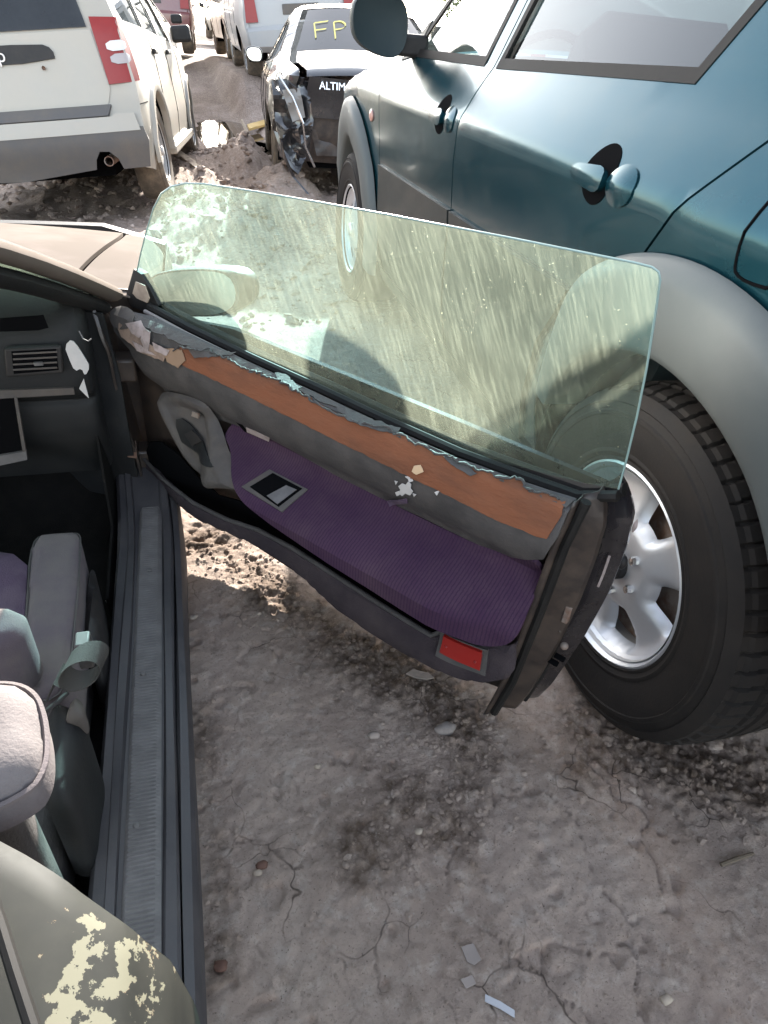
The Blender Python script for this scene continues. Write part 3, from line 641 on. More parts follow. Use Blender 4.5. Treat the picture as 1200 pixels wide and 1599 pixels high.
# ------------------------------------------------------------------ the open passenger door
DA = R(37.65); DP0 = np.array([-.182, 1.671, 0.0]); DU_ = np.array([math.sin(DA), -math.cos(DA), 0]); DN = np.array([math.cos(DA), math.sin(DA), 0])
def dw(u, z, t):                       # door frame: u from the hinge, height z, t towards the outer skin
    u = np.asarray(u, float); z = np.asarray(z, float); t = np.asarray(t, float)+0*u
    return DP0+u[..., None]*DU_+t[..., None]*DN+z[..., None]*np.array((0, 0, 1.0))
def Trim(u, z):                        # relief of the inner trim (negative = towards the cabin)
    u = np.asarray(u, float); z = np.asarray(z, float)
    arm = sstep(.28, .40, u)*(1-.35*sstep(1.02, 1.18, u))
    up = -.020*np.exp(-((z-.575)/.06)**2)+.050*sstep(.640, .668, z)
    rec = .022*np.exp(-((z-.475)/.026)**2)
    a = -.105*arm*sstep(.458, .386, z)
    back = .055*sstep(.352, .325, z)*arm
    return up+rec+a
def du(px, py, dt=0.0, tfun=None):
    t = 0.0; tf = Trim if tfun is None else tfun
    for _ in range(8):
        p = onpl(px, py, DP0+DN*t, DN)-DP0; u = float(p@DU_); z = float(p[2]); t = .6*(float(tf(u, z))+dt)+.4*t if _ < 7 else t
    return np.array((u, z))
def dul(pts, dt=0.0, tfun=None): return np.array([du(a, b, dt, tfun) for a, b in pts])
def trim_fn(dt=0.0, nz=0.0, sc=20, seed=5): return lambda u, z: dw(u, z, Trim(u, z)+dt+(nz*fbm(u, z, sc, 3, seed) if nz else 0))
flat = lambda t: (lambda u, z: t+0*u)
def rag(pts, amp, step=.006, seed=1):
    P = resample(pts, step, False); s = np.arange(len(P)); n = np.array([fbm(np.array([k*.35]), np.array([seed*1.7]), 1, 3, seed)[0] for k in s]); P = P.copy(); P[:, 1] += amp*2*n; return P

m_dbrown = M('bare_brown_hardboard', (.185, .068, .034), .85, spec=.15, col2=(.14, .055, .030), sc=7, bump=.6, bsc=45, dust=.10, dustcol=(.30, .17, .11), dsc=9, aniso=(1, 1, 3))
m_purple = M('purple_door_cloth', (.036, .015, .040), .95, spec=.1, col2=(.050, .024, .050), sc=5, dust=.30, dustcol=(.115, .076, .082), dsc=6, bump=.3, bsc=420)
def add_rib(m, rot, fr=420, amt=.35):
    n = m.node_tree.nodes; l = m.node_tree.links; p = n['Principled BSDF']; old = p.inputs['Base Color'].links[0].from_socket
    tc = n.new('ShaderNodeTexCoord'); mp = n.new('ShaderNodeMapping'); mp.vector_type = 'TEXTURE'; mp.inputs['Rotation'].default_value = (0, 0, rot); l.new(tc.outputs['Object'], mp.inputs[0])
    wv = n.new('ShaderNodeTexWave'); wv.bands_direction = 'X'; wv.inputs['Scale'].default_value = fr/6.283; wv.inputs['Distortion'].default_value = 1.6; wv.inputs['Detail'].default_value = 2; wv.inputs['Detail Scale'].default_value = 3; l.new(mp.outputs[0], wv.inputs[0])
    mr = n.new('ShaderNodeMapRange'); mr.inputs[1].default_value = 0; mr.inputs[2].default_value = .45; mr.inputs[3].default_value = amt; mr.inputs[4].default_value = 0; l.new(wv.outputs['Fac'], mr.inputs[0])
    x = n.new('ShaderNodeMix'); x.data_type = 'RGBA'; l.new(mr.outputs[0], x.inputs[0]); l.new(old, x.inputs[6]); x.inputs[7].default_value = (.02, .012, .03, 1); l.new(x.outputs[2], p.inputs['Base Color'])
    return m
add_rib(m_purple, math.atan2(DU_[1], DU_[0]), 285, .5)
m_pocket = M('dusty_pocket_carpet', (.030, .024, .030), .95, spec=.1, col2=(.048, .038, .043), sc=9, dust=.3, dustcol=(.095, .075, .07), dsc=7, bump=.7, bsc=300)
m_doorpaint = M('black_door_paint', (.006, .006, .009), .22, dust=.16, dustcol=(.14, .11, .09), dsc=9, coat=.6)
m_peel = M('peeled_white_filler', (.36, .29, .27), .8, col2=(.24, .19, .17), sc=40)

# outer skin and inner steel
def skin_t(u, z): return .118+.028*np.sin(np.clip((z-.02)/.64, 0, 1)*math.pi)**.7-.03*sstep(.12, .0, u)
sk = [(.0, .66), (.0, .45), (.0, .17), (.05, .10), (.4, .07), (1.0, .055), (1.19, .055), (1.222, .075), (1.262, .30), (1.275, .43), (1.276, .54), (1.270, .60), (1.245, .632), (1.20, .645)]
DOOR = panel('door', smooth_poly(sk, 1), lambda u, z: dw(u, z, skin_t(u, z)), m_doorpaint, CAR, res=.035, t=.010, flip=True)
DOOR['label'] = 'open passenger door with purple cloth, torn trim and bare brown board'
panel('inner_steel', [(.02, .60), (.0, .20), (.08, .12), (1.10, .10), (1.165, .12), (1.175, .62)], lambda u, z: dw(u, z, .030+.02*sstep(.3, .1, z)), m_jamb, DOOR, res=.06, t=.004, flip=False)
# rear edge (jamb): stepped section from trim edge round to the outer skin
zz = np.linspace(.075, .655, 40)
u_in = lerpn(zz, [.07, .2, .41, .56, .66], [1.150, 1.170, 1.183, 1.190, 1.207]); u_out = lerpn(zz, [.06, .14, .30, .43, .54, .60, .635, .66], [1.213, 1.237, 1.265, 1.279, 1.279, 1.273, 1.250, 1.222])
V = []
for k, z in enumerate(zz):
    a, b = u_in[k], u_out[k]
    ch = .010*math.sin(z*40)*.3
    for (f, t) in ((0.0, -.004), (.10, .004), (.16, .020), (.10, .030), (.30, .040), (.62, .052), (.66, .060), (.60, .074), (.72, .092), (.90, .104), (1.0, .112), (1.0, .122), (.97, .132)):
        V.append(dw(np.array(a+(b-a)*f-.004*(f < .2)), np.array(z+.004*f), np.array(t+ch*f)))
JAMB = mesh_obj('jamb', np.array(V), grid_faces(len(zz), 13), [m_jamb, m_doorpaint], DOOR, 40)
JAMB.data.polygons.foreach_set('material_index', [1 if (k % 12) >= 7 else 0 for k in range(len(JAMB.data.polygons))])
mod = JAMB.modifiers.new('thick', 'SOLIDIFY'); mod.thickness = .002
# weatherstrip along the trim's rear edge, latch, striker holes, rust scars
ws = [dw(np.array(lerpn(z, [.07, .2, .41, .56, .66], [1.160, 1.182, 1.196, 1.203, 1.216])), np.array(z), np.array(.012)) for z in np.linspace(.08, .655, 30)]
tube('weatherstrip', ws, .009, m_blkrub, DOOR, 8)
ws = [dw(np.array(lerpn(z, [.07, .2, .41, .56, .66], [1.196, 1.220, 1.238, 1.243, 1.232])), np.array(z), np.array(.070)) for z in np.linspace(.10, .60, 30)]
tube('weatherstrip', ws, .006, m_blkrub, DOOR, 8)
def jamb_bit(name, px, py, su, sz, mat, t=.055, dep=.006, rotz=0.0):
    c = du(px, py, 0, flat(t)); c[0] += .017
    V, Fc = box_geo((-dep/2, -su/2, -sz/2), (dep/2, su/2, sz/2))
    ca, sa = math.cos(rotz), math.sin(rotz); V = np.stack([V[:, 0], V[:, 1]*ca-V[:, 2]*sa, V[:, 1]*sa+V[:, 2]*ca], 1)
    o = np.array(dw(np.array(c[0]), np.array(c[1]), np.array(t))); e0 = DU_; e1 = DN
    W = o+V[:, :1]*e0+V[:, 1:2]*e1+V[:, 2:]*np.array((0, 0, 1.0))
    return bevel(mesh_obj(name, W, Fc, mat, DOOR), .002)
LT = jamb_bit('latch', 876, 948, .030, .040, m_rust, .060, .012); 
jamb_bit('latch_plate', 871, 942, .014, .010, M('pale_brass', (.42, .30, .20), .5, .3), .062, .02, .3)
jamb_bit('jamb_slot', 852, 1027, .012, .005, m_dark, .060, .022, .4); jamb_bit('jamb_slot', 862, 1020, .012, .005, m_dark, .062, .022, .4)
c = du(869, 1002, 0, flat(.062)); V, Fc = blob_geo(dw(np.array(c[0]+.017), np.array(c[1]), np.array(.062)), (.008, .008, .008), 2, 0); mesh_obj('jamb_plug', V, Fc, m_rust, DOOR)
c = du(861, 978, 0, flat(.055)); V, Fc = blob_geo(dw(np.array(c[0]+.017), np.array(c[1]), np.array(.055)), (.005, .005, .005), 2, 0); mesh_obj('jamb_plug', V, Fc, m_jamb, DOOR)
pv = [dw(np.array(u), np.array(z), np.array(t)) for u, z, t in ((1.262, .52, .093), (1.263, .48, .090), (1.262, .45, .089))]
ribbon('scraped_edge', pv, DN*.0025, .004, m_peel, DOOR)
V, Fc = blob_geo(dw(np.array(1.281), np.array(.585), np.array(.112)), (.004, .004, .013), 2, .3, 3); mesh_obj('paint_chip', V, Fc, m_peel, DOOR)
# handle/lock nub on the outer face near the rim
V, Fc = blob_geo(dw(np.array(1.275), np.array(.47), np.array(.16)), (.010, .010, .016), 2, .05, 4); mesh_obj('outer_handle', V, Fc, m_blkpl, DOOR)

# --- trim panels
top_px = [(178, 492), (190, 481), (240, 493), (400, 567), (560, 642), (700, 707), (820, 750), (903, 776)]
low_px = [(850, 872), (800, 869), (750, 850), (700, 826), (600, 778), (520, 738), (420, 683), (330, 650), (262, 612), (235, 590), (205, 545), (180, 515)]
ol = np.vstack([dul(top_px), dul([(888, 800), (872, 838)]), dul(low_px)])
UPPER = panel('upper_trim', ol, trim_fn(-.004, .003, 26), m_dkgrey, DOOR, res=.014, t=.006, flip=False)
# rounded front end cap of the trim
e = dul([(172, 488), (186, 476), (206, 480), (214, 497), (205, 512), (186, 515), (175, 505)], -.01)
panel('trim_end', smooth_poly(e, 1), trim_fn(-.012, .006, 60), m_greypl, DOOR, res=.008, t=.010, flip=False)
# worn grey ledge above the board
led_top = [(206, 484), (300, 523), (400, 569), (560, 644), (700, 709), (820, 752), (900, 778)]
led_bot = [(886, 790), (800, 752), (740, 727), (680, 703), (620, 676), (560, 652), (520, 632), (440, 598), (380, 572), (330, 552), (285, 535), (240, 515), (212, 500)]
lb = rag(dul(led_bot), .004, .006, 3)
m_ledge = M('worn_grey_vinyl', (.045, .039, .036), .6, col2=(.095, .078, .068), sc=22, mixlo=.54, mixhi=.68, dust=.25, dustcol=(.11, .085, .07), dsc=10, bump=.6, bsc=90)
panel('vinyl_ledge', np.vstack([dul(led_top), lb]), trim_fn(-.0065, .0025, 30), m_ledge, UPPER, res=.010, t=.003, flip=False)
# bare board strip with torn upper edge
btop = rag(dul([(270, 552), (288, 541), (330, 546), (380, 570), (440, 592), (480, 612), (520, 640), (560, 656), (620, 672), (680, 702), (730, 722), (800, 747), (888, 778)]), .006, .005, 8)
bbot = rag(dul([(880, 802), (857, 838), (838, 833), (780, 810), (700, 769), (600, 721), (500, 671), (420, 631), (340, 592), (275, 562)]), .0022, .005, 12)
BOARD = panel('bare_board', np.vstack([btop, bbot]), trim_fn(-.0082, .003, 40), m_dbrown, UPPER, res=.010, t=.003, flip=False)
# vinyl shreds curling off along the tear
def shred(pts, dt, mat, curl=.010, th=.0012, name='torn_vinyl_flap'):
    P = rag(dul(pts), .003 if name == 'torn_vinyl_flap' else .0012, .006 if name == 'torn_vinyl_flap' else .003, int(pts[0][0]))
    V2, T = tri2d(P, (), .006); d = P[:, 1].max()-V2[:, 1]; rngz = max(1e-3, np.ptp(P[:, 1]))
    V = dw(V2[:, 0], V2[:, 1], Trim(V2[:, 0], V2[:, 1])+dt-curl*(d/rngz)**2+.003*fbm(V2[:, 0], V2[:, 1], 50, 2, 4)); V, T = thicken(V, T, th)
    return mesh_obj(name, V, T, mat, UPPER)
ce = btop[4:-2]; cn = np.array([fbm(np.array([k*.9]), np.array([3.3]), 1, 3, 77)[0] for k in range(len(ce))])
tube('curled_vinyl_edge', [dw(np.array(a_), np.array(b_+.003+.004*cn[k]), Trim(a_, b_)-.0125-.004*abs(cn[k])) for k, (a_, b_) in enumerate(ce)], .0016+.0042*np.clip(cn+.12, 0, .5), m_dkgrey, UPPER, 6)
shred([(438, 577), (468, 592), (480, 601), (470, 605), (448, 593)], -.011, m_dkgrey, .010)
shred([(545, 634), (590, 654), (632, 664), (628, 671), (588, 665), (550, 649)], -.011, m_dkgrey, .008)
shred([(300, 536), (340, 541), (374, 548), (366, 553), (338, 553), (312, 556)], -.011, m_ledge, .005)
shred([(700, 706), (740, 724), (752, 733), (744, 735), (712, 720)], -.011, m_dkgrey, .008)
shred([(262, 541), (290, 543), (296, 560), (285, 572), (268, 563)], -.011, M('tan_backing', (.25, .16, .10), .85), .002)
shred([(186, 500), (212, 512), (240, 535), (268, 548), (262, 562), (226, 548), (196, 524)], -.011, M('pale_tan_backing', (.27, .19, .14), .85, col2=(.19, .13, .10), sc=40), .001)
for pts in ([(204, 503), (228, 498), (236, 512), (226, 526), (214, 518)], [(232, 508), (243, 516), (240, 545), (252, 553), (236, 548), (228, 528)], [(246, 532), (272, 545), (268, 553), (250, 545)], [(214, 530), (232, 540), (238, 550), (222, 546)]):
    shred(pts, -.0135, m_peel, .001, .001, 'peeled_filler')
for pts in ([(652, 724), (662, 722), (667, 733), (655, 738), (648, 733)],): shred(pts, -.0105, M('pale_board_chip', (.52, .36, .22), .9), 0, .001, 'board_chip')
for pts in ([(626, 757), (631, 753), (637, 755), (641, 750), (646, 754), (645, 760), (649, 765), (644, 771), (637, 768), (632, 772), (627, 768), (629, 762)], [(621, 766), (627, 764), (630, 769), (624, 772)], [(641, 746), (647, 745), (649, 749), (643, 751)], [(636, 742), (645, 741), (644, 748)], [(682, 766), (690, 764), (686, 771)], [(648, 768), (654, 770), (650, 774)], [(620, 748), (625, 750), (622, 755)]): shred(pts, -.0075, TORN, 0, .001, 'paint_splash')
# purple cloth: concave panel flowing into the armrest
cl_top = [(372, 652), (430, 684), (520, 740), (600, 780), (700, 828), (760, 856), (815, 872), (842, 876)]
cl_bot = [(832, 935), (812, 990), (790, 1009), (750, 1010), (700, 990), (600, 935), (500, 871), (420, 817), (384, 788), (366, 748), (354, 708), (346, 672)]
CLOTH = panel('cloth_insert', smooth_poly(np.vstack([dul(cl_top), dul(cl_bot)]), 2), trim_fn(-.001, .004, 9), m_purple, DOOR, res=.011, t=.008, flip=False)
# dark channel under the cloth and slot of the map pocket
panel('pocket_back', smooth_poly(dul([(225, 690), (262, 690), (330, 770), (384, 785), (420, 806), (500, 858), (600, 921), (700, 980), (780, 1010), (770, 1055), (700, 1040), (600, 985), (480, 905), (380, 840), (300, 800), (240, 745)], 0, flat(-.004)), 1), lambda u, z: dw(u, z, -.004+0*u), m_dark, DOOR, res=.03, t=.004, flip=False)
lip_top = [(222, 716), (252, 748), (300, 786), (352, 812), (400, 828), (455, 857), (520, 899), (590, 944), (650, 981), (672, 994), (688, 988), (720, 990), (758, 1008), (788, 1014), (802, 1010)]
lip_bot = [(800, 1050), (788, 1066), (758, 1071), (715, 1065), (680, 1050), (630, 1024), (575, 990), (525, 955), (470, 905), (430, 876), (400, 857), (340, 830), (290, 798), (250, 765), (228, 738)]
def pocket_t(u, z): return -.066*sstep(.05, .35, u)-.012*np.sin(np.clip((np.asarray(z)-.16)/.14, 0, 1)*math.pi)+.03*sstep(1.05, 1.2, u)
ol = np.vstack([dul(lip_top, 0, pocket_t), dul(lip_bot, 0, pocket_t)])
def pocket_fn(u, z):
    d = np.zeros_like(u); d = pdist(np.stack([u, z], 1), ol); q_ = np.clip(1-d/.014, 0, 1); return dw(u, z, pocket_t(u, z)+.012*(1-np.sqrt(np.clip(1-q_*q_, 0, 1))))
POCKET = panel('map_pocket', ol, pocket_fn, m_pocket, DOOR, res=.009, t=.010, flip=False)
POCKET['label'] = 'dusty carpeted map pocket along the bottom of the door'
tube('pocket_piping', [dw(np.array(a), np.array(b), pocket_t(a, b)+.004) for a, b in dul(lip_top[:11], 0, pocket_t)], .005, m_dkgrey, POCKET, 8)
rpx = [(692, 994), (752, 1020), (749, 1048), (686, 1019)]
pr = dul(rpx, -.02, pocket_t)
REFL = panel('red_reflector', pr, lambda u, z: dw(u, z, pocket_t(u, z)-.019), m_red, POCKET, res=.012, t=.010, flip=False); REFL['label'] = 'red door reflector with two screw heads'
panel('reflector_bezel', dul([(688, 986), (762, 1016), (758, 1056), (680, 1024)], -.012, pocket_t), lambda u, z: dw(u, z, pocket_t(u, z)-.012), m_dkgrey, POCKET, res=.012, t=.008, flip=False)
for a, b in ((697, 1010), (742, 1034)):
    c = du(a, b, -.02, pocket_t); V, Fc = blob_geo(dw(np.array(c[0]), np.array(c[1]), pocket_t(c[0], c[1])-.0195), (.0028,)*3, 2, 0); mesh_obj('screw', V, Fc, M('dark_red', (.2, .01, .01), .3), REFL)
# grey pull-handle housing
hp = [(246, 622), (256, 610), (285, 617), (322, 633), (338, 652), (345, 690), (358, 735), (372, 770), (386, 796), (368, 797), (345, 775), (318, 752), (292, 722), (268, 680), (252, 648)]
hb_ = dul(hp, -.014)
def handle_fn(u, z):
    d = pdist(np.stack([u, z], 1), hb_); q_ = np.clip(1-d/.026, 0, 1); dish = .010*sstep(.020, .040, d)
    return dw(u, z, Trim(u, z)*.6-.024+.016*(1-np.sqrt(np.clip(1-q_*q_, 0, 1)))+dish)
hb_ = smooth_poly(hb_, 2)
HANDLE = panel('pull_handle', hb_, handle_fn, m_greypl, DOOR, res=.008, t=.008, flip=False)
def bit(name, pts, dt, mat, parent, th=.004, sm=0):
    P = dul(pts, dt); P = smooth_poly(P, sm) if sm else P
    return panel(name, P, lambda u, z: dw(u, z, Trim(u, z)*.6+dt), mat, parent, res=.01, t=th, flip=False)
bit('switch_plate', [(272, 655), (290, 652), (312, 690), (330, 740), (318, 738), (288, 702)], -.022, m_dash, HANDLE, .004, 1)
bit('switch', [(288, 678), (300, 672), (312, 690), (300, 697)], -.027, m_blkpl, HANDLE, .006)
bit('screw_hole', [(304, 641), (315, 645), (314, 652), (303, 648)], -.030, m_rust, HANDLE, .002)
# armrest switch cup
def cup(name, pts, dt, mat, parent, th):
    P = dul(pts, dt); c = P.mean(0); t0 = float(Trim(c[0], c[1]))+dt
    V2, T = tri2d(P, (), .02); a = dw(V2[:, 0], V2[:, 1], Trim(V2[:, 0], V2[:, 1])+dt); V, T = thicken(a, T, th); return mesh_obj(name, V, T, mat, parent)
CUP = cup('switch_bezel', [(383, 757), (415, 736), (474, 768), (444, 797)], -.007, m_greypl, CLOTH, .007)
cup('switch_recess', [(394, 758), (416, 744), (462, 769), (441, 788)], -.0085, m_dark, CUP, .002)
cup('switch_button', [(420, 772), (436, 764), (452, 771), (438, 784)], -.012, m_scuff, CUP, .006)
cup('cloth_slit', [(368, 659), (380, 664), (420, 685), (418, 689), (382, 674)], -.004, m_dark, CLOTH, .002)
cup('slit_backing', [(384, 667), (421, 684), (420, 690), (386, 675)], -.005, m_peel, CLOTH, .001)
shred([(610, 778), (640, 775), (642, 782), (616, 786)], -.010, m_seatpurple, .006, .001, 'cloth_shred')

# --- glass and belt mouldings
def glass_t(u, z): return .075-.05*np.clip((np.asarray(z)-.65)/.36, 0, 1)**1.6*.6-.0*u
gpx = [(214, 424), (220, 395), (229, 360), (240, 325), (252, 302), (268, 291), (290, 286), (320, 287), (400, 299), (500, 316), (600, 334), (700, 353), (800, 372), (900, 392), (990, 410), (1018, 417), (1029, 425), (1031, 437), (1022, 500), (1010, 575), (995, 650), (978, 720), (966, 764), (900, 752), (720, 705), (500, 604), (300, 513), (242, 482)]
gol = dul(gpx, 0, glass_t)
m_dglass = glass_mat('dusty_green_window', (.40, .70, .73), .13, (.46, .51, .39), .095, R(52.35))
GLASS = panel('window_glass', gol, lambda u, z: dw(u, z, glass_t(u, z)), m_dglass, DOOR, res=.025, t=.0, flip=False)
GLASS['label'] = 'dusty green tinted frameless side window of the open door'
m_gedge = M('green_glass_edge', (.22, .31, .29), .25, coat=.4)
edge = gol[[i for i in range(0, 23)]]
P3 = dw(edge[:, 0], edge[:, 1], glass_t(edge[:, 0], edge[:, 1]))
tube('glass_edge', P3, .0017, m_gedge, GLASS, 6)
bl = dul([(236, 476), (300, 510), (400, 558), (500, 603), (600, 650), (720, 703), (820, 740), (905, 770), (968, 770)], 0, flat(.062))
tube('belt_seal', [dw(np.array(a), np.array(b-.004), np.array(.058)) for a, b in bl], .010, m_blkrub, DOOR, 8)
tube('belt_seal', [dw(np.array(a), np.array(b-.008), np.array(.090)) for a, b in bl], .012, m_blkrub, DOOR, 8)
tube('belt_trim_strip', [dw(np.array(a), np.array(b-.012), np.array(.043)) for a, b in bl[:-1]], .0055, M('pale_grey_strip', (.22, .19, .185), .5, dust=.3), DOOR, 8)
# mirror sail and outside mirror
sp = dul([(210, 420), (222, 428), (236, 452), (248, 476), (232, 488), (205, 478), (198, 462)], 0, flat(.068))
SAIL = panel('mirror_sail', sp, lambda u, z: dw(u, z, .066+0*u), m_blkpl, DOOR, res=.02, t=.02, flip=False)
panel('sail_patch', dul([(212, 440), (226, 446), (233, 466), (230, 473), (214, 466), (207, 458)], 0, flat(.044)), lambda u, z: dw(u, z, .044+0*u), M('tan_filler', (.37, .29, .22), .8, col2=(.28, .21, .16), sc=30), SAIL, res=.02, t=.003, flip=False)
mo = smooth_poly(dul([(232, 452), (250, 425), (290, 416), (350, 414), (382, 422), (395, 445), (393, 472), (372, 488), (330, 492), (280, 488), (245, 478)], 0, flat(.20)), 1)
secs = []; mc = mo.mean(0)
for (s, t) in ((.96, .165), (1.0, .175), (1.0, .20), (.93, .235), (.74, .262), (.4, .278), (.05, .283)):
    q_ = mc+(mo-mc)*s; secs.append(dw(q_[:, 0], q_[:, 1], np.array(t)))
MIR = loft('mirror_housing', secs, m_blkpl, DOOR, sharp=50)
q_ = mc+(mo-mc)*.90; mesh_obj('mirror_glass', dw(q_[:, 0], q_[:, 1], np.array(.1635)), [tuple(range(len(q_)))[::-1]], M('dull_mirror', (.35, .37, .36), .25, .8, dust=.4), MIR)

# ------------------------------------------------------------------ vehicles: shared builders
def fillet(d, r):
    q_ = np.clip(1-d/r, 0, 1); return r*(1-np.sqrt(np.clip(1-q_*q_, 0, 1)))
class Shell:
    """side surface y(X, Z) of a vehicle whose top outline is prof; X forward, Z up, Y left"""
    def __init__(s, prof, wz, wy, taper, rnd=.09, front=None, rear=None):
        s.prof = np.asarray(prof, float); s.wz, s.wy, s.tp, s.rnd = wz, wy, taper, rnd
    def y(s, X, Z):
        X = np.asarray(X, float); Z = np.asarray(Z, float)
        base = np.interp(Z, s.wz, s.wy)-np.interp(X, s.tp[0], s.tp[1])
        d = pdist(np.stack([X.ravel(), Z.ravel()], 1), s.prof, False).reshape(X.shape)
        return base-fillet(d, s.rnd)
    def fn(s, sgn=1, off=0.0): return lambda X, Z: np.stack([X, sgn*(s.y(X, Z)+off), Z], 1)
    def side(s, name, ol, mat, parent, holes=(), res=.05, t=.004, off=0.0, sgn=1, sharp=35):
        return panel(name, ol, s.fn(sgn, off), mat, parent, holes, res, t, flip=(sgn > 0), sharp=sharp)
    def across(s, name, pts, mat, parent, crown=.03, n=15, res=.05, ins=0.0, off=0.0, t=.004):
        """strip over the vehicle along a piece of the outline"""
        P = resample(pts, res, False); T = np.gradient(P, axis=0); N = np.stack([-T[:, 1], T[:, 0]], 1); N /= np.linalg.norm(N, axis=1)[:, None]+1e-9
        c = s.prof.mean(0); sg = np.sign(np.sum(N*(P-c), axis=1)); N = N*sg[:, None]
        hw = s.y(P[:, 0], P[:, 1])-ins; V = []
        for k in range(len(P)):
            for v in np.linspace(1, -1, n):
                q_ = P[k]+N[k]*(off+crown*(1-v*v)); V.append((q_[0], v*hw[k], q_[1]))
        V = np.array(V); Fc = np.array(grid_faces(len(P), n)); T = np.vstack([Fc[:, [0, 1, 2]], Fc[:, [0, 2, 3]]])
        nn = vnormals(V, T); cc = np.array((c[0], 0, c[1]))
        if np.sum(nn*(V-cc)) < 0: T = T[:, ::-1]
        if t: V, T = thicken(V, T, t)
        return mesh_obj(name, V, T, mat, parent)
def arch(cx, cz, r, a0=0, a1=180, n=14): return [(cx+r*math.cos(R(a)), cz+r*math.sin(R(a))) for a in np.linspace(a0, a1, n)]
def shrink(ol, d):
    """inset a polygon by d (works for gently shaped outlines)"""
    P = np.asarray(ol, float); n = len(P); A = np.sum(P[:, 0]*np.roll(P[:, 1], -1)-np.roll(P[:, 0], -1)*P[:, 1]); out = []
    for i in range(n):
        e0 = P[i]-P[i-1]; e1 = P[(i+1) % n]-P[i]; e0 /= np.linalg.norm(e0)+1e-9; e1 /= np.linalg.norm(e1)+1e-9
        n0 = np.array((-e0[1], e0[0]))*np.sign(A); n1 = np.array((-e1[1], e1[0]))*np.sign(A); b = n0+n1; L = np.linalg.norm(b)+1e-9; b /= L
        out.append(P[i]+b*d/max(.35, b@n0))
    return np.array(out)
def tyre_geo(ro, ri, wd, c, sgn, seg=96, tread=False):
    """tyre about the Y axis; outer face at c.y"""
    h = ro-ri; prof = [(ri-.004, -.010), (ri+.004, .002), (ri+.010, .0005), (ri+.10*h, .003), (ri+.12*h, .0055), (ri+.15*h, .0055), (ri+.17*h, .004), (ri+.30*h, .009), (ri+.45*h, .012), (ri+.60*h, .013), (ri+.615*h, .0155), (ri+.66*h, .0150), (ri+.675*h, .0118), (ri+.76*h, .0085), (ri+.78*h, .0105), (ri+.80*h, .0085), (ro-.045*h*2, -.004), (ro-.012, -.016)]
    nt_ = 26 if tread else 5
    for k in range(nt_): prof.append((None, -.022-(wd-.044)*k/(nt_-1)))
    prof += [(ro-.012, -wd+.014), (ro-.1*h, -wd+.002), (ri+.5*h, -wd-.012), (ri, -wd+.01)]
    V = []; th = np.linspace(0, 2*math.pi, seg, endpoint=False); pitch = 2*math.pi/64
    for t in th:
        for r, a in prof:
            if r is None:
                f = (-.022-a)/(wd-.044); r = ro-.006*(2*f-1)**4
                if tread:
                    g = any(abs(f-x) < .022 for x in (.23, .41, .59, .77))
                    ph = (t/pitch+(.25 if f > .5 else 0)+.9*(f if f < .5 else 1-f)) % 1
                    if f < .21 or f > .79: g = g or ph < .17
                    elif (f < .39 or f > .61): g = g or (ph*1+.5) % 1 < .10
                    if g: r -= .0075
            elif tread and abs(r-(ro-.012)) < 1e-6 and ((t/pitch) % 1) < .16: r -= .006
            V.append((c[0]+r*math.cos(t), c[1]+sgn*a, c[2]+r*math.sin(t)))
    Fc = grid_faces(seg, len(prof), True, False)
    if sgn < 0: Fc = [f[::-1] for f in Fc]
    return np.array(V), Fc
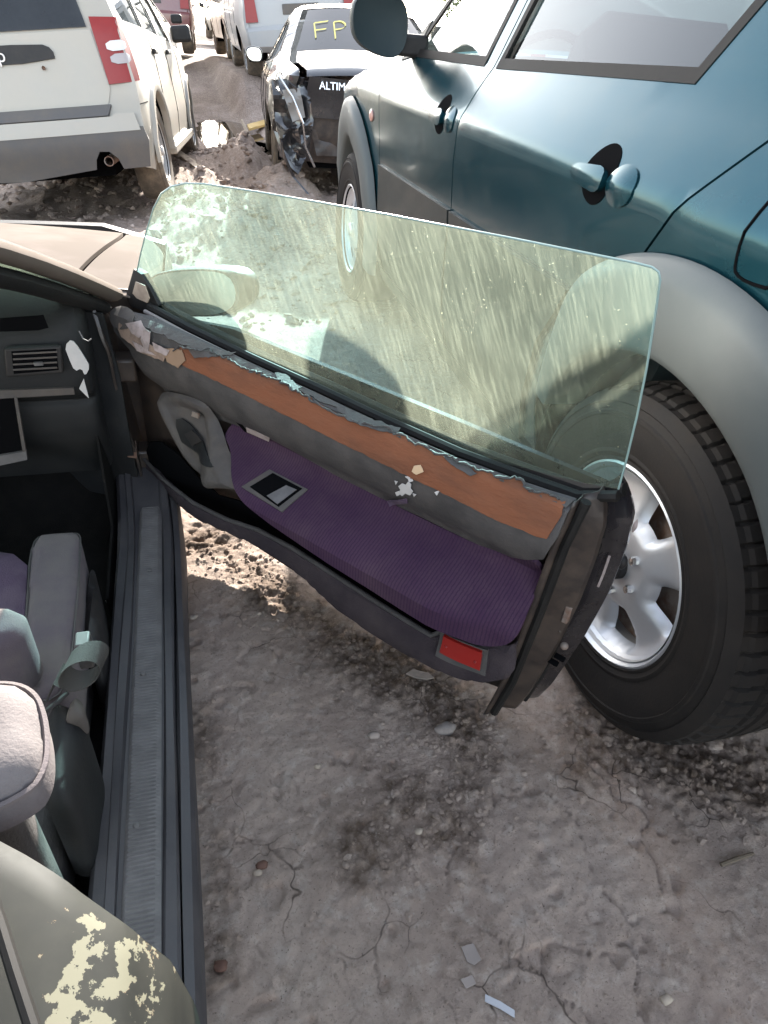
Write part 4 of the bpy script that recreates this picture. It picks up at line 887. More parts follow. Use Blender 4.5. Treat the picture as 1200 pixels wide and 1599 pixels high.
def wheel(parent, c, ro, ri, wd, sgn, mt=None, mr=None, spokes=5, detail=False, a0=0.0, hub=True):
    mt = mt or m_tyre; mr = mr or m_rim; c = np.asarray(c, float)
    WH = lathe('wheel', [(ri-.012, -wd+.02), (ri-.02, -.13 if wd > .16 else -wd*.6), (ri-.028, -.05), (ri-.012, -.006)][::1], m_dark if not detail else m_rim_far, parent, 'y', 48, tuple(c)) if sgn > 0 else lathe('wheel', [(ri-.012, wd-.02), (ri-.02, .1), (ri-.028, .05), (ri-.012, .006)], m_dark, parent, 'y', 40, tuple(c))
    V, Fc = tyre_geo(ro, ri, wd, c, sgn, 640 if detail else 48, detail); mesh_obj('tyre', V, Fc, mt, WH, 30)
    V, Fc = lathe_geo([(0, -.085), (ri-.03, -.085)], 'y', 40); V[:, 1] *= sgn; mesh_obj('brake_disc', V+c, Fc, m_rust if detail else m_dark, WH)
    # spoked face with real openings
    ol = [(ri*math.cos(t)*.93, ri*math.sin(t)*.93) for t in np.linspace(0, 2*math.pi, 72, endpoint=False)]; holes = []
    for k in range(spokes):
        a = a0+2*math.pi*k/spokes; hw = (.42 if detail else .60)*math.pi/spokes
        h = []
        r1, r2 = (ri*.50, ri*.84) if detail else (ri*.46, ri*.80)
        for t in np.linspace(-1, 1, 7): h.append((r2*math.cos(a+hw*t), r2*math.sin(a+hw*t)))
        for t in np.linspace(1, -1, 5): h.append((r1*math.cos(a+(.85 if detail else .5)*hw*t), r1*math.sin(a+(.85 if detail else .5)*hw*t)))
        holes.append(smooth_poly(h, 2 if detail else 1))
    def face(x, z):
        r = np.hypot(x, z); dish = -.018-.014*np.cos(np.clip(r/ri, 0, 1)*math.pi*1.2)*0-.020*sstep(.35, .75, r/ri)*(1-sstep(.8, .95, r/ri))
        if detail:
            d = np.full(len(x), 9.0)
            for h in holes: d = np.minimum(d, pdist(np.stack([x, z], 1), h))
            dish = dish-.022*np.clip(1-d/.022, 0, 1)**2
        return np.stack([c[0]+x, c[1]+sgn*dish, c[2]+z], 1)
    RIM = panel('rim', ol, face, mr, WH, holes, res=.010 if detail else .03, t=.032 if detail else .02, flip=(sgn > 0), sharp=40)
    lp = [(ri*.90, -.022), (ri*.955, -.008), (ri*.985, .001), (ri*1.01, -.002), (ri*1.0, -.016), (ri*.93, -.05)]
    V, Fc = lathe_geo(lp, 'y', 64); V[:, 1] *= sgn; mesh_obj('rim_lip', V+c, Fc if sgn < 0 else [f[::-1] for f in Fc], mr, RIM)
    V, Fc = lathe_geo([(0, .006), (ri*.12, .004), (ri*.155, -.004), (ri*.16, -.03)], 'y', 24); V[:, 1] *= sgn; mesh_obj('hub_cap', V+c+np.array((0, 0, 0)), Fc, mr if not detail else m_blkpl, RIM)
    if detail:
        for k in range(6):
            a = 2*math.pi*k/6+.3; V, Fc = lathe_geo([(0, -.004), (.008, -.005), (.010, -.012), (.010, -.03)], 'y', 8); V[:, 1] *= sgn; mesh_obj('lug_nut', V+c+np.array((ri*.30*math.cos(a), 0, ri*.30*math.sin(a))), Fc, m_chrome, RIM)
    return WH
def pose(yaw, pitch, roll):
    y, p, r = R(yaw), R(pitch), R(roll)
    f = np.array([math.sin(y)*math.cos(p), math.cos(y)*math.cos(p), math.sin(p)]); l0 = np.array([-math.cos(y), math.sin(y), 0]); u0 = np.cross(f, l0)
    l = l0*math.cos(r)+u0*math.sin(r); u = np.cross(f, l)
    return Matrix(((f[0], l[0], u[0]), (f[1], l[1], u[1]), (f[2], l[2], u[2])))
def seat_shape(parent, X, Y, Z, mat, wd=.46):
    s1 = smooth_poly([(X-.05, Z), (X+.45, Z+.04), (X+.47, Z+.14), (X+.05, Z+.16), (X-.10, Z+.70), (X-.16, Z+.90), (X-.26, Z+.90), (X-.24, Z+.66), (X-.12, Z+.1)], 2)
    secs = []
    for yv, s in ((-wd/2, .90), (-wd/2+.05, 1.0), (wd/2-.05, 1.0), (wd/2, .90)):
        c = s1.mean(0); secs.append([(c[0]+(p_[0]-c[0])*s, Y+yv, c[1]+(p_[1]-c[1])*s) for p_ in s1])
    return loft('seat', secs, mat, parent, sharp=60)

# ------------------------------------------------------------------ green off-roader on the right
m_green = M('green_paint_blue_glare', (.004, .046, .062), .15, .55, spec=.25, coat=.22, dust=.15, dustcol=(.06, .085, .082), dsc=7)  # dark green body; blue of lens flare and sky glare put into its colour
m_flare = M('silver_grey_cladding', (.075, .085, .084), .5, .2, spec=.25, coat=.05, dust=.22, dustcol=(.16, .16, .15), dsc=4)
m_clad = M('grey_green_cladding', (.014, .020, .021), .42, .1, spec=.25, dust=.3, dustcol=(.08, .072, .06), dsc=4, coat=.08)
m_vglass = glass_mat('tinted_side_glass', (.26, .38, .41), .02, (.38, .42, .42), 0, 0)
m_vglass2 = glass_mat('light_side_glass', (.72, .86, .85), .05, (.5, .55, .53), 0, 0)
yaw_s = 1.33; rs = pose(yaw_s, .45, 0.0); side0 = np.array((.793, .866, 0)); lv = np.array(rs.col[1]); orig = side0-lv*.90+np.array((0, 0, 0))
SUV = thing('off_roader', 'dark green sport utility vehicle with silver wheel arch flares beside the open door', 'car', orig, rs)
sprof = [(3.50, .34), (3.62, .46), (3.64, .66), (3.60, .86), (3.42, 1.00), (2.90, 1.09), (2.38, 1.15), (1.60, 1.60), (1.35, 1.68), (1.0, 1.71), (.4, 1.735), (-.3, 1.72), (-.68, 1.64), (-.92, 1.20), (-.97, 1.0), (-1.02, .85), (-1.03, .55), (-.94, .36)]
SS = Shell(sprof, [.2, .38, .48, .62, .74, .80, .90, 1.00, 1.035, 1.06, 1.12, 1.18, 1.35, 1.55, 1.75], [.80, .86, .885, .895, .898, .905, .912, .918, .920, .908, .875, .835, .765, .685, .60],
           ([-1.1, -.8, -.4, 2.6, 3.2, 3.7], [.10, .03, 0, 0, .045, .22]), .10)
AR = .445; cz = .37; WBX = 2.76
bottom = [(-.94, .36), (-.45, .33)]+arch(0, cz, AR, 185, -5)+[(.5, .28), (2.25, .28)]+arch(WBX, cz, AR, 185, -5)+[(3.3, .30)]
outer = [tuple(p_) for p_ in sprof]+bottom
belt = 1.175
fw = [(2.03, belt), (1.275, belt+.006), (1.235, 1.575), (1.53, 1.565), (1.68, 1.515)]
rw = [(1.165, belt+.006), (.300, belt+.03), (.235, 1.36), (.30, 1.56), (1.13, 1.58)]
qw = [(.10, belt+.06), (-.55, belt+.06), (-.52, 1.40), (-.35, 1.55), (.12, 1.57)]
# shut lines in (X, Z)
Bg = [(1.205, .33), (1.215, .8), (1.225, .93), (1.205, 1.05), (1.195, belt), (1.17, 1.62)]
Fg = [(2.165, .34), (2.165, .60), (2.175, .80), (2.19, .95), (2.20, 1.05), (2.12, 1.15)]
Rg = [(.470, .36), (.47, .60), (.35, .78), (.19, .925), (.125, 1.026), (.055, 1.122), (.012, 1.19), (.03, 1.40), (.12, 1.60)]
g_ = .0035
def shift(pl, d): return [(x+d, z) for x, z in pl]
fdoor = shift(Bg, g_)+[(1.40, 1.615), (1.66, 1.545)]+shift(Fg[::-1], -g_)
rdoor = shift(Rg, g_)+[(.3, 1.645), (1.0, 1.65)]+shift(Bg[::-1], -g_)
fend = shift(Fg, g_)+[(2.16, 1.17), (2.38, 1.15), (2.90, 1.09), (3.42, 1.00), (3.60, .86), (3.64, .66), (3.55, .5), (WBX+.46, .42)]+arch(WBX, cz, AR+.008, 6, 176)[0:]+[(2.30, .36)]
quart = [(-.99, .62), (-.45, .60)]+arch(0, cz, AR+.008, 148, 20)+shift(Rg[1:], -g_)+[(.14, 1.69), (-.3, 1.72), (-.68, 1.64), (-.92, 1.20), (-.97, 1.0), (-1.02, .85)]
for sgn in (1, -1):
    lab = sgn > 0
    r_ = .03 if lab else .08
    # dark liner behind the shut lines
    SS.side('body_liner', [(3.3, .40), (3.50, .85), (2.9, 1.04), (2.30, 1.10), (1.6, 1.56), (1.0, 1.66), (.1, 1.68), (-.6, 1.60), (-.88, 1.1), (-.95, .7), (-.80, .63), (-.47, .62)]+arch(0, cz, AR+.02, 145, 0)+[(.5, .33), (2.27, .33)]+arch(WBX, cz, AR+.02, 180, 0)[:], m_dark, SUV, [shrink(fw, -.012), shrink(rw, -.012), shrink(qw, -.012)], res=.07, t=0, off=-.022, sgn=sgn)
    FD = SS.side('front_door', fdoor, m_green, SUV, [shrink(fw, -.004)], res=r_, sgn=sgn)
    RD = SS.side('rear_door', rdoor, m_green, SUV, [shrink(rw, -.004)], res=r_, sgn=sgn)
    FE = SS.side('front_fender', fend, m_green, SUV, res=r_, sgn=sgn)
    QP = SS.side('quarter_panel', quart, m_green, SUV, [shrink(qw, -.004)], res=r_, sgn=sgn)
    SS.side('side_glass', fw, m_vglass2, FD, res=.12, t=0, off=-.012, sgn=sgn)
    SS.side('side_glass', rw, m_vglass, RD, res=.12, t=0, off=-.012, sgn=sgn)
    SS.side('side_glass', qw, m_vglass, QP, res=.12, t=0, off=-.010, sgn=sgn)
    for wn, pr_ in ((fw, FD), (rw, RD), (qw, QP)):
        SS.side('window_gasket', shrink(wn, -.008), m_blkrub, pr_, [shrink(wn, .016)], res=.06, t=.006, off=.002, sgn=sgn)
    # lower cladding strip on the doors and rocker
    SS.side('door_cladding', [(1.221, .345), (2.155, .345), (2.158, .58), (2.168, .775), (1.222, .795)], m_clad, FD, res=.04, t=.012, off=.012, sgn=sgn)
    SS.side('door_cladding', [(.56, .345), (1.199, .345), (1.206, .795), (.40, .81), (.50, .66)], m_clad, RD, res=.04, t=.012, off=.012, sgn=sgn)
    SS.side('rocker', [(.46, .26), (2.28, .26), (2.28, .336), (.46, .336)], m_clad, SUV, res=.06, t=.02, off=.010, sgn=sgn)
    # wheel-arch flares: band around the opening that stands proud
    for cx, nm in ((0, QP), (WBX, FE)):
        hi = arch(cx, cz+.0, AR+.135, -4 if cx else 4, 176 if not cx else 184, 40)
        n_ = 44; V = []
        for a in np.linspace(R(-6 if cx else 22), R(186 if cx else 160), n_):
            tp_ = float(sstep(R(18), R(62), np.array(a))) if not cx else 1.0
            for (dr, do) in ((-.012, -.10), (-.010, .008), (-.004, .020), (.010, .027), (.06, .034), (.115, .030), (.150, .018), (.160, -.004)):
                do = do if do < -.05 else do*(.25+.75*tp_); dr = dr if dr < .02 else dr*(.25+.75*tp_)
                rr_ = AR+dr; X = cx+rr_*math.cos(a); Z = max(.30, cz+rr_*math.sin(a)); V.append((X, Z, do))
        V = np.array(V); yv = SS.y(np.clip(V[:, 0], -.85, 3.3), np.clip(V[:, 1], .5, 1.0))+V[:, 2]+.012
        mesh_obj('wheel_arch_flare', np.stack([V[:, 0], sgn*yv, V[:, 1]], 1), [f if sgn > 0 else f[::-1] for f in grid_faces(n_, 8)], m_flare, nm, 50)
        # dark wheel well
        Vw = []
        for a in np.linspace(R(-5), R(150), 20):
            for yy_ in (.86, .70, .52): Vw.append((cx+(AR+.02)*math.cos(a), sgn*yy_, cz+(AR+.02)*math.sin(a)))
        mesh_obj('wheel_well', Vw, grid_faces(20, 3), m_dark, SUV)
        V2 = [(cx+(AR+.02)*math.cos(a), sgn*.52, cz+(AR+.02)*math.sin(a)) for a in np.linspace(R(-5), R(165), 20)]; mesh_obj('wheel_well', V2, [tuple(range(20))], m_dark, SUV)
    wheel(SUV, (0, sgn*.90, cz), .372, .217, .235, sgn, spokes=5, detail=lab, a0=R(178))
    wheel(SUV, (WBX, sgn*.90, cz), .372, .217, .235, sgn, spokes=5, a0=R(20))
    # round door pulls: recess bowl, grip, lock end
    for (hx, pd) in ((1.372, FD), (.375, RD)):
        hz = 1.032
        def hfn(off, dish=0.0, rad=.06, c=(hx, hz)):
            def f(x, z):
                d = np.hypot((x-c[0]), (z-c[1])); return np.stack([x, sgn*(SS.y(x, z)+off-dish*np.clip(1-(d/rad)**2, 0, 1)), z], 1)
            return f
        bowl = [(hx+.012+.054*math.cos(t), hz+.006+.054*math.sin(t)) for t in np.linspace(0, 2*math.pi, 32, endpoint=False)]
        panel('handle_bowl', bowl, hfn(.0016, .0, .06, (hx+.012, hz)), m_dark, pd, res=.012, t=.003, flip=(sgn > 0))
        grip = [(hx+.092+.014*math.cos(t), hz+.004+.020*math.sin(t)) for t in np.linspace(R(90), R(270), 8)]
        grip = grip[::-1]
        gp = [(hx+.100, hz+.014), (hx+.04, hz+.020), (hx-.03, hz+.026), (hx-.03, hz-.024), (hx+.04, hz-.020), (hx+.10, hz-.014)]
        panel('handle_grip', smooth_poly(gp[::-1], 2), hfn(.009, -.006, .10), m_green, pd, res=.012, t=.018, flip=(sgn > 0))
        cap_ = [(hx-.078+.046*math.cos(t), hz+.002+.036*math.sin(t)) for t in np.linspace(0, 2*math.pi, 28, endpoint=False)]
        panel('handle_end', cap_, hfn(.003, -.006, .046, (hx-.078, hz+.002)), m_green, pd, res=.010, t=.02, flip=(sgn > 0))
    # mirror
    mm = smooth_poly([(0, .165), (-.01, .04), (.03, -.01), (.10, -.005), (.185, .03), (.205, .10), (.19, .165), (.10, .185)], 2); secs = []
    mc_ = mm.mean(0)
    for (s_, dx) in ((.90, -.045), (.97, -.05), (1.0, -.04), (1.0, 0), (.9, .05), (.62, .085), (.1, .10)):
        q_ = mc_+(mm-mc_)*s_; secs.append([(1.985+dx, sgn*(.895+a), 1.165+b) for a, b in q_])
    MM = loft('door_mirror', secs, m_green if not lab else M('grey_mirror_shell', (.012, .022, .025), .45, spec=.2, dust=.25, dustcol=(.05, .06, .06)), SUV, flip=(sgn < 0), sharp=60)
    q_ = mc_+(mm-mc_)*.86; mesh_obj('mirror_glass', [(1.985-.0405, sgn*(.895+a), 1.165+b) for a, b in q_], [tuple(range(len(q_)))], M('dusty_mirror', (.012, .020, .023), .45, .0, spec=.1, dust=.3, dustcol=(.035, .05, .055)), MM)
    box('mirror_stalk', (1.95, min(sgn*.80, sgn*.93), 1.165), (2.04, max(sgn*.80, sgn*.93), 1.235), m_blkpl, SUV, .012)
    SS.side('mirror_sail', [(2.115, 1.150), (1.99, belt-.005), (1.955, 1.28), (1.99, 1.27)], m_blkpl, FD, res=.05, t=.006, off=.004, sgn=sgn)
    if lab:
        c_ = (2.325, .94); V, Fc = blob_geo((c_[0], float(SS.y(np.array([c_[0]]), np.array([c_[1]]))[0])+.002, c_[1]), (.030, .009, .024), 3, 0); mesh_obj('side_repeater', V, Fc, M('amber_lens', (.42, .22, .18), .2, coat=.5), FE)
        # fuel flap: sunken seam
        fo = smooth_poly([(-.155, 1.13), (-.155, .985), (-.06, .975), (-.045, 1.0), (-.045, 1.10), (-.06, 1.13)], 2)
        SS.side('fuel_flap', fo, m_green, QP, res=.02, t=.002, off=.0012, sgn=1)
        tube('flap_seam', [(a, float(SS.y(np.array([a]), np.array([b]))[0])+.0006, b) for a, b in np.vstack([fo, fo[:1]])], .0032, m_dark, QP, 5)
        tube('roof_rail', [(x, float(SS.y(np.array([x]), np.array([1.69]))[0])-.06, 1.765+.0*x-.03*((x-.4)/1.0)**4) for x in np.linspace(-.55, 1.3, 14)], .018, m_flare, SUV, 8)
roof_pts = [(1.62, 1.592), (1.35, 1.68), (1.0, 1.71), (.4, 1.735), (-.3, 1.72), (-.68, 1.64)]
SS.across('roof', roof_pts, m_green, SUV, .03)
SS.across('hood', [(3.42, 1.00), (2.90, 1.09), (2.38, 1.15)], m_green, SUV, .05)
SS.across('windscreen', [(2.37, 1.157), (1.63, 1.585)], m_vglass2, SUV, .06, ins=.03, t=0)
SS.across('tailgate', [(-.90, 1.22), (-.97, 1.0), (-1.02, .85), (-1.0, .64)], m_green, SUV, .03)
SS.across('rear_glass', [(-.69, 1.62), (-.90, 1.23)], m_vglass, SUV, .03, ins=.06, t=0)
SS.across('front_bumper', [(3.42, 1.0), (3.60, .86), (3.64, .66), (3.62, .46), (3.50, .34)], m_clad, SUV, .06)
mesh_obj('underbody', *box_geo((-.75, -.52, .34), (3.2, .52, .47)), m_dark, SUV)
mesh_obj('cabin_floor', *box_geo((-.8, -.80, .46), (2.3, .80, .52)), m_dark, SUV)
m_suvseat = M('dark_grey_seat', (.06, .065, .065), .9)
for yy_ in (.40, -.40): seat_shape(SUV, 1.30, yy_, .42, m_suvseat); seat_shape(SUV, .42, yy_, .42, m_suvseat, .62)
box('dashboard', (1.90, -.74, .80), (2.40, .74, 1.12), m_suvseat, SUV, .06, seg=3)
V, Fc = lathe_geo([(.185, 0), (.20, .012), (.185, .024), (.17, .012), (.185, 0)], 'x', 32); Mx = Matrix.Rotation(R(-25), 3, 'Y'); mesh_obj('steering_wheel', (V@np.array(Mx).T)+np.array((1.80, .40, 1.10)), Fc, m_blkpl, SUV)

# ------------------------------------------------------------------ other vehicles
m_tint = glass_mat('dark_tinted_glass', (.05, .06, .07), .12, (.30, .33, .36), 0, 0)
m_cglass = glass_mat('clear_car_glass', (.45, .52, .52), .10, (.5, .52, .5), 0, 0)
def build_car(root, prof, wz, wy, taper, wheels, ro, ri, doors, wins, paint, segs, rnd=.08, res=.06, wrim=None, wtyre=None, glass=None, spokes=5, low=None, wface=None, crown=.04, dent=None, flares=None, wd=.2):
    """doors: shut-line X positions; wins: side window outlines; segs: list of (part name, outline points, material, inset)"""
    S = Shell(prof, wz, wy, taper, rnd)
    if dent is not None:
        y0 = S.y
        def yy(X, Z): return y0(X, Z)+dent(np.asarray(X, float), np.asarray(Z, float))
        S.y = yy
    lowz = low or .26
    xf, xr = prof[0], prof[-1]
    for sgn in (1, -1):
        lower = [tuple(xr)]; 
        pts = [tuple(p_) for p_ in prof]
        lo = [(xr[0], xr[1])]
        seq = []
        for wx in sorted(wheels):
            seq += [(wx-ro-.065, lowz)]+arch(wx, ro, ro+.065, 185, -5, 16)+[(wx+ro+.065, lowz)]
        ol = pts+seq
        body = S.side('body_side', ol, paint, root, [shrink(w_, -.003) for w_ in wins], res=res, sgn=sgn)
        for w_ in wins:
            S.side('side_window', w_, glass or m_tint, body, res=.15, t=0, off=-.012, sgn=sgn)
            S.side('window_trim', shrink(w_, -.008), m_blkrub, body, [shrink(w_, .014)], res=.1, t=.004, off=.002, sgn=sgn)
        for pl_ in doors:
            pl_ = resample(pl_, .05, False); tube('door_seam', [(a, sgn*(float(S.y(np.array([a]), np.array([b]))[0])+.0005), b) for a, b in pl_], .0035, m_dark, body, 5)
        for k, wx in enumerate(sorted(wheels)):
            yo = (wface or (np.interp(ro, wz, wy)-.01))
            wheel(root, (wx, sgn*yo, ro), ro, ri, wd, sgn, wtyre or m_tyre_far, wrim or m_rim_far, spokes, a0=.4+k)
            Vw = []
            for a in np.linspace(R(-8), R(188), 16):
                for y_ in (yo-.02, yo-.2, yo-.36): Vw.append((wx+(ro+.075)*math.cos(a), sgn*y_, ro+(ro+.075)*math.sin(a)))
            mesh_obj('wheel_well', Vw, grid_faces(16, 3), m_dark, root)
            if flares is not None:
                Vf = []; n_ = 26
                for a in np.linspace(R(-4), R(184), n_):
                    for (dr, do) in ((0, -.03), (0, .016), (.012, .026), (.055, .024), (.068, .0)):
                        Vf.append((wx+(ro+.06+dr)*math.cos(a), do, ro+(ro+.06+dr)*math.sin(a)))
                Vf = np.array(Vf); yv = S.y(np.clip(Vf[:, 0], prof[-1][0]+.1, prof[0][0]-.1), np.clip(Vf[:, 2], .45, .85))+Vf[:, 1]
                mesh_obj('wheel_flare', np.stack([Vf[:, 0], sgn*yv, Vf[:, 2]], 1), [f if sgn > 0 else f[::-1] for f in grid_faces(n_, 5)], flares, body, 50)
    out = {}
    for nm, pts, mt_, ins in segs: out[nm] = S.across(nm, pts, mt_, root, crown, ins=ins, t=0 if 'glass' in nm or nm == 'windscreen' else .004)
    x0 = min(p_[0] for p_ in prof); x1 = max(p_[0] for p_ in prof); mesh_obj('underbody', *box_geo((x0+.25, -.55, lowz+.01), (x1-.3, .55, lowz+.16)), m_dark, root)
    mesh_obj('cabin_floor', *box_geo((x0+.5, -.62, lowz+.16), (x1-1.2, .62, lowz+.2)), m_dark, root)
    return S
def lamp(name, S, X0, pts_yz, mat, parent, bulge=.012, xs=None):
    """lens on the rear face: outline in (y, z); X from xs(y, z)"""
    o = panel(name, pts_yz, lambda y, z: np.stack([xs(y, z)-bulge, y, z], 1), mat, parent, res=.03, t=.02, flip=True); return o

# --- white boxy wagon at left
J = thing('white_wagon', 'white boxy wagon seen from behind, red tail light, grey lower bumper', 'car', (-.876, 6.294, -.068), pose(6.486, -1.55, -7.18))
jp = [(3.38, .36), (3.46, .50), (3.44, .80), (3.36, .96), (2.9, 1.03), (2.20, 1.10), (1.55, 1.55), (1.2, 1.63), (.5, 1.675), (-.2, 1.665), (-.52, 1.62), (-.62, 1.50), (-.745, 1.12), (-.79, .80), (-.80, .70), (-.84, .66), (-.865, .50), (-.80, .33)]
jw = [(.42, 1.14), (-.42, 1.16), (-.50, 1.22), (-.40, 1.46), (.35, 1.50)]; jw1 = [(1.22, 1.11), (.50, 1.14), (.44, 1.50), (1.15, 1.52)]; jw2 = [(2.02, 1.10), (1.30, 1.11), (1.24, 1.52), (1.48, 1.50)]
JS = build_car(J, jp, [.2, .34, .55, .75, .95, 1.1, 1.4, 1.67], [.80, .84, .868, .868, .862, .835, .76, .68], ([-.9, -.55, 0, 2.6, 3.0, 3.5], [.07, .012, 0, 0, .03, .16]), [0, 2.635], .345, .215,
     [[(1.26, .35), (1.26, .7), (1.26, 1.1)], [(2.1, .4), (2.12, .8), (2.1, 1.06)], [(.42, .55), (.44, .75), (.46, 1.12)], [(-.79, .695), (-.5, .70), (-.42, .70)]], [jw, jw1, jw2], m_white,
     [('roof', [(1.5, 1.565), (1.2, 1.63), (.5, 1.675), (-.2, 1.665), (-.52, 1.62), (-.60, 1.54)], m_white, 0), ('hood', [(3.36, .96), (2.9, 1.03), (2.2, 1.10)], m_white, 0), ('windscreen', [(2.2, 1.10), (1.53, 1.56)], m_tint, .04),
      ('front_bumper', [(3.38, .36), (3.46, .50), (3.44, .80), (3.36, .96)], m_blkpl, 0)], rnd=.05, flares=m_white, glass=m_cglass, spokes=7, res=.05)
m_jbump = M('dusty_grey_bumper', (.075, .075, .078), .7, dust=.5, dustcol=(.17, .14, .11), dsc=3, bump=.15)
def jx(y, z): return np.interp(z, [.33, .50, .66, .70, .80, 1.12, 1.50], [-.80, -.865, -.84, -.80, -.79, -.745, -.62])-.05*(1-(np.asarray(y)/.85)**2)
def rear_panel(name, pts, mat, parent, off=0.0, t=.004, holes=(), res=.05): return panel(name, pts, lambda y, z: np.stack([jx(y, z)-off, y, z], 1), mat, parent, holes, res, t, flip=True)
TG = rear_panel('tailgate', [(-.66, .715), (.66, .715), (.695, .80), (.655, 1.12), (-.655, 1.12), (-.695, .80)], m_white, J, .004)
rear_panel('rear_face', [(-.86, .50), (.86, .50), (.86, .82), (.82, 1.15), (.70, 1.56), (-.70, 1.56), (-.82, 1.15), (-.86, .82)], m_white, J, -.004)
rear_panel('rear_glass', [(-.635, 1.135), (.635, 1.135), (.56, 1.49), (-.56, 1.49)], m_tint, TG, .008, 0)
rear_panel('tailgate_step', [(-.65, .655), (.65, .655), (.68, .715), (-.68, .715)], m_jbump, TG, .022, .03)
PL = rear_panel('plate_strip', smooth_poly([(-.40, .965), (.40, .965), (.40, 1.035), (.33, 1.065), (-.33, 1.065), (-.40, 1.035)], 1), m_blkpl, TG, .018, .02)
rear_panel('bumper_shoulder', [(-.84, .56), (.84, .56), (.82, .66), (.70, .665), (.67, .648), (-.67, .648), (-.70, .665), (-.82, .66)], m_white, J, .03, .03)
notch = [(-.66, .33), (-.645, .40), (-.60, .445), (-.54, .45), (-.50, .40), (-.48, .34)]
BM = rear_panel('rear_bumper', [(.86, .58), (-.86, .58), (-.88, .50), (-.84, .33)]+notch+[(0, .30), (.80, .33), (.88, .50)], m_jbump, J, .026, .03)
V, Fc = lathe_geo([(.026, 0), (.032, 0), (.032, .3), (.026, .3)], 'x', 20); mesh_obj('exhaust_pipe', V+np.array((-.86, -.575, .385)), Fc, m_rust, J)
V, Fc = lathe_geo([(0, 0), (.010, -.004), (.012, -.012)], 'x', 14); V[:, 0] *= -1; mesh_obj('tailgate_button', V*np.array((-1, 1, 1))+np.array((float(jx(np.array(-.32), np.array(.93)))-.012, -.32, .935)), Fc, m_rust, TG)
text_mesh('lettering', 'Jeep', .105, .004, m_clear, PL, frame((0, -1, 0), (0, 0, 1), (-1, 0, 0), (float(jx(np.array(0.), np.array(1.01)))-.0225, -.02, 1.012)))
for sgn in (1, -1):
    def tl_fn(off, sg=sgn):
        # lens wraps from the rear face round the corner: a = arc 0..1
        def f(a, z):
            y = .690+.150*np.clip(a/.62, 0, 1)-.03*np.clip((z-.8)/.4, 0, 1); x = jx(y, z)+.02*np.clip(a/.62, 0, 1)**2+.10*np.clip((a-.62)/.38, 0, 1); y = y+.025*np.clip((a-.62)/.38, 0, 1)
            return np.stack([x-off*(1-np.clip((a-.5)/.5, 0, 1)), sg*(y+off*np.clip(a, 0, 1)), z], 1)
        return f
    TL = panel('tail_light', [(0.03, .825), (.98, .832), (1, .86), (.93, 1.03), (.74, 1.16), (.66, 1.178), (.0, 1.187)], tl_fn(.016), m_red, J, res=.04, t=.02, flip=(sgn > 0))
    TL['label'] = 'tall red tail light with two clear segments'
    panel('clear_segment', smooth_poly([(.22, 1.0), (.72, 1.005), (.70, 1.06), (.22, 1.055)], 1), tl_fn(.024), m_clear, TL, res=.06, t=.006, flip=(sgn > 0))
    panel('clear_segment', smooth_poly([(.24, .93), (.78, .935), (.76, .99), (.24, .985)], 1), tl_fn(.024), M('smoked_lens', (.32, .28, .27), .2, coat=.4), TL, res=.06, t=.006, flip=(sgn > 0))
    for hx in (.50, 1.40):
        yh = float(JS.y(np.array([hx]), np.array([1.0]))[0]); lo = min(sgn*(yh+.004), sgn*(yh+.035)); hi_ = max(sgn*(yh+.004), sgn*(yh+.035))
        box('door_handle', (hx-.09, lo, .985), (hx+.09, hi_, 1.02), m_blkpl, J, .008)
    box('side_step', (.45, min(sgn*.80, sgn*.885), .27), (2.2, max(sgn*.80, sgn*.885), .335), m_white, J, .012)
    box('door_mirror', (2.02, min(sgn*.86, sgn*1.05), 1.08), (2.12, max(sgn*.86, sgn*1.05), 1.22), m_blkpl, J, .03, seg=3)

# --- black saloon with a crushed rear corner
m_black = M('glossy_black_paint', (.009, .009, .011), .16, coat=1.0, dust=.14, dustcol=(.17, .16, .15), dsc=2)
A = thing('black_saloon', 'black saloon with crushed rear corner, yellow paint writing on its rear window', 'car', (1.74, 7.05, .0), pose(5.4, -1.2, -.7))
ap = [(3.45, .30), (3.58, .45), (3.55, .62), (3.35, .76), (2.9, .86), (2.15, .97), (1.50, 1.36), (1.15, 1.44), (.65, 1.465), (.30, 1.42), (-.35, 1.10), (-.62, 1.03), (-.98, .985), (-1.03, .94), (-.97, .78), (-.96, .50), (-.90, .33)]
def adent(X, Z):
    m_ = sstep(-.15, -.62, X)*sstep(1.0, .80, Z); n1 = np.abs(fbm(X, Z, 5.5, 3, 91)); n2 = np.abs(fbm(X, Z, 13, 2, 92))
    return m_*(-.02-.22*n1+.02*n2)
aw = [(.95, 1.0), (.05, 1.03), (-.22, 1.10), (.22, 1.32), (.90, 1.37)]; aw1 = [(1.98, .98), (1.05, 1.0), (1.0, 1.37), (1.40, 1.32)]
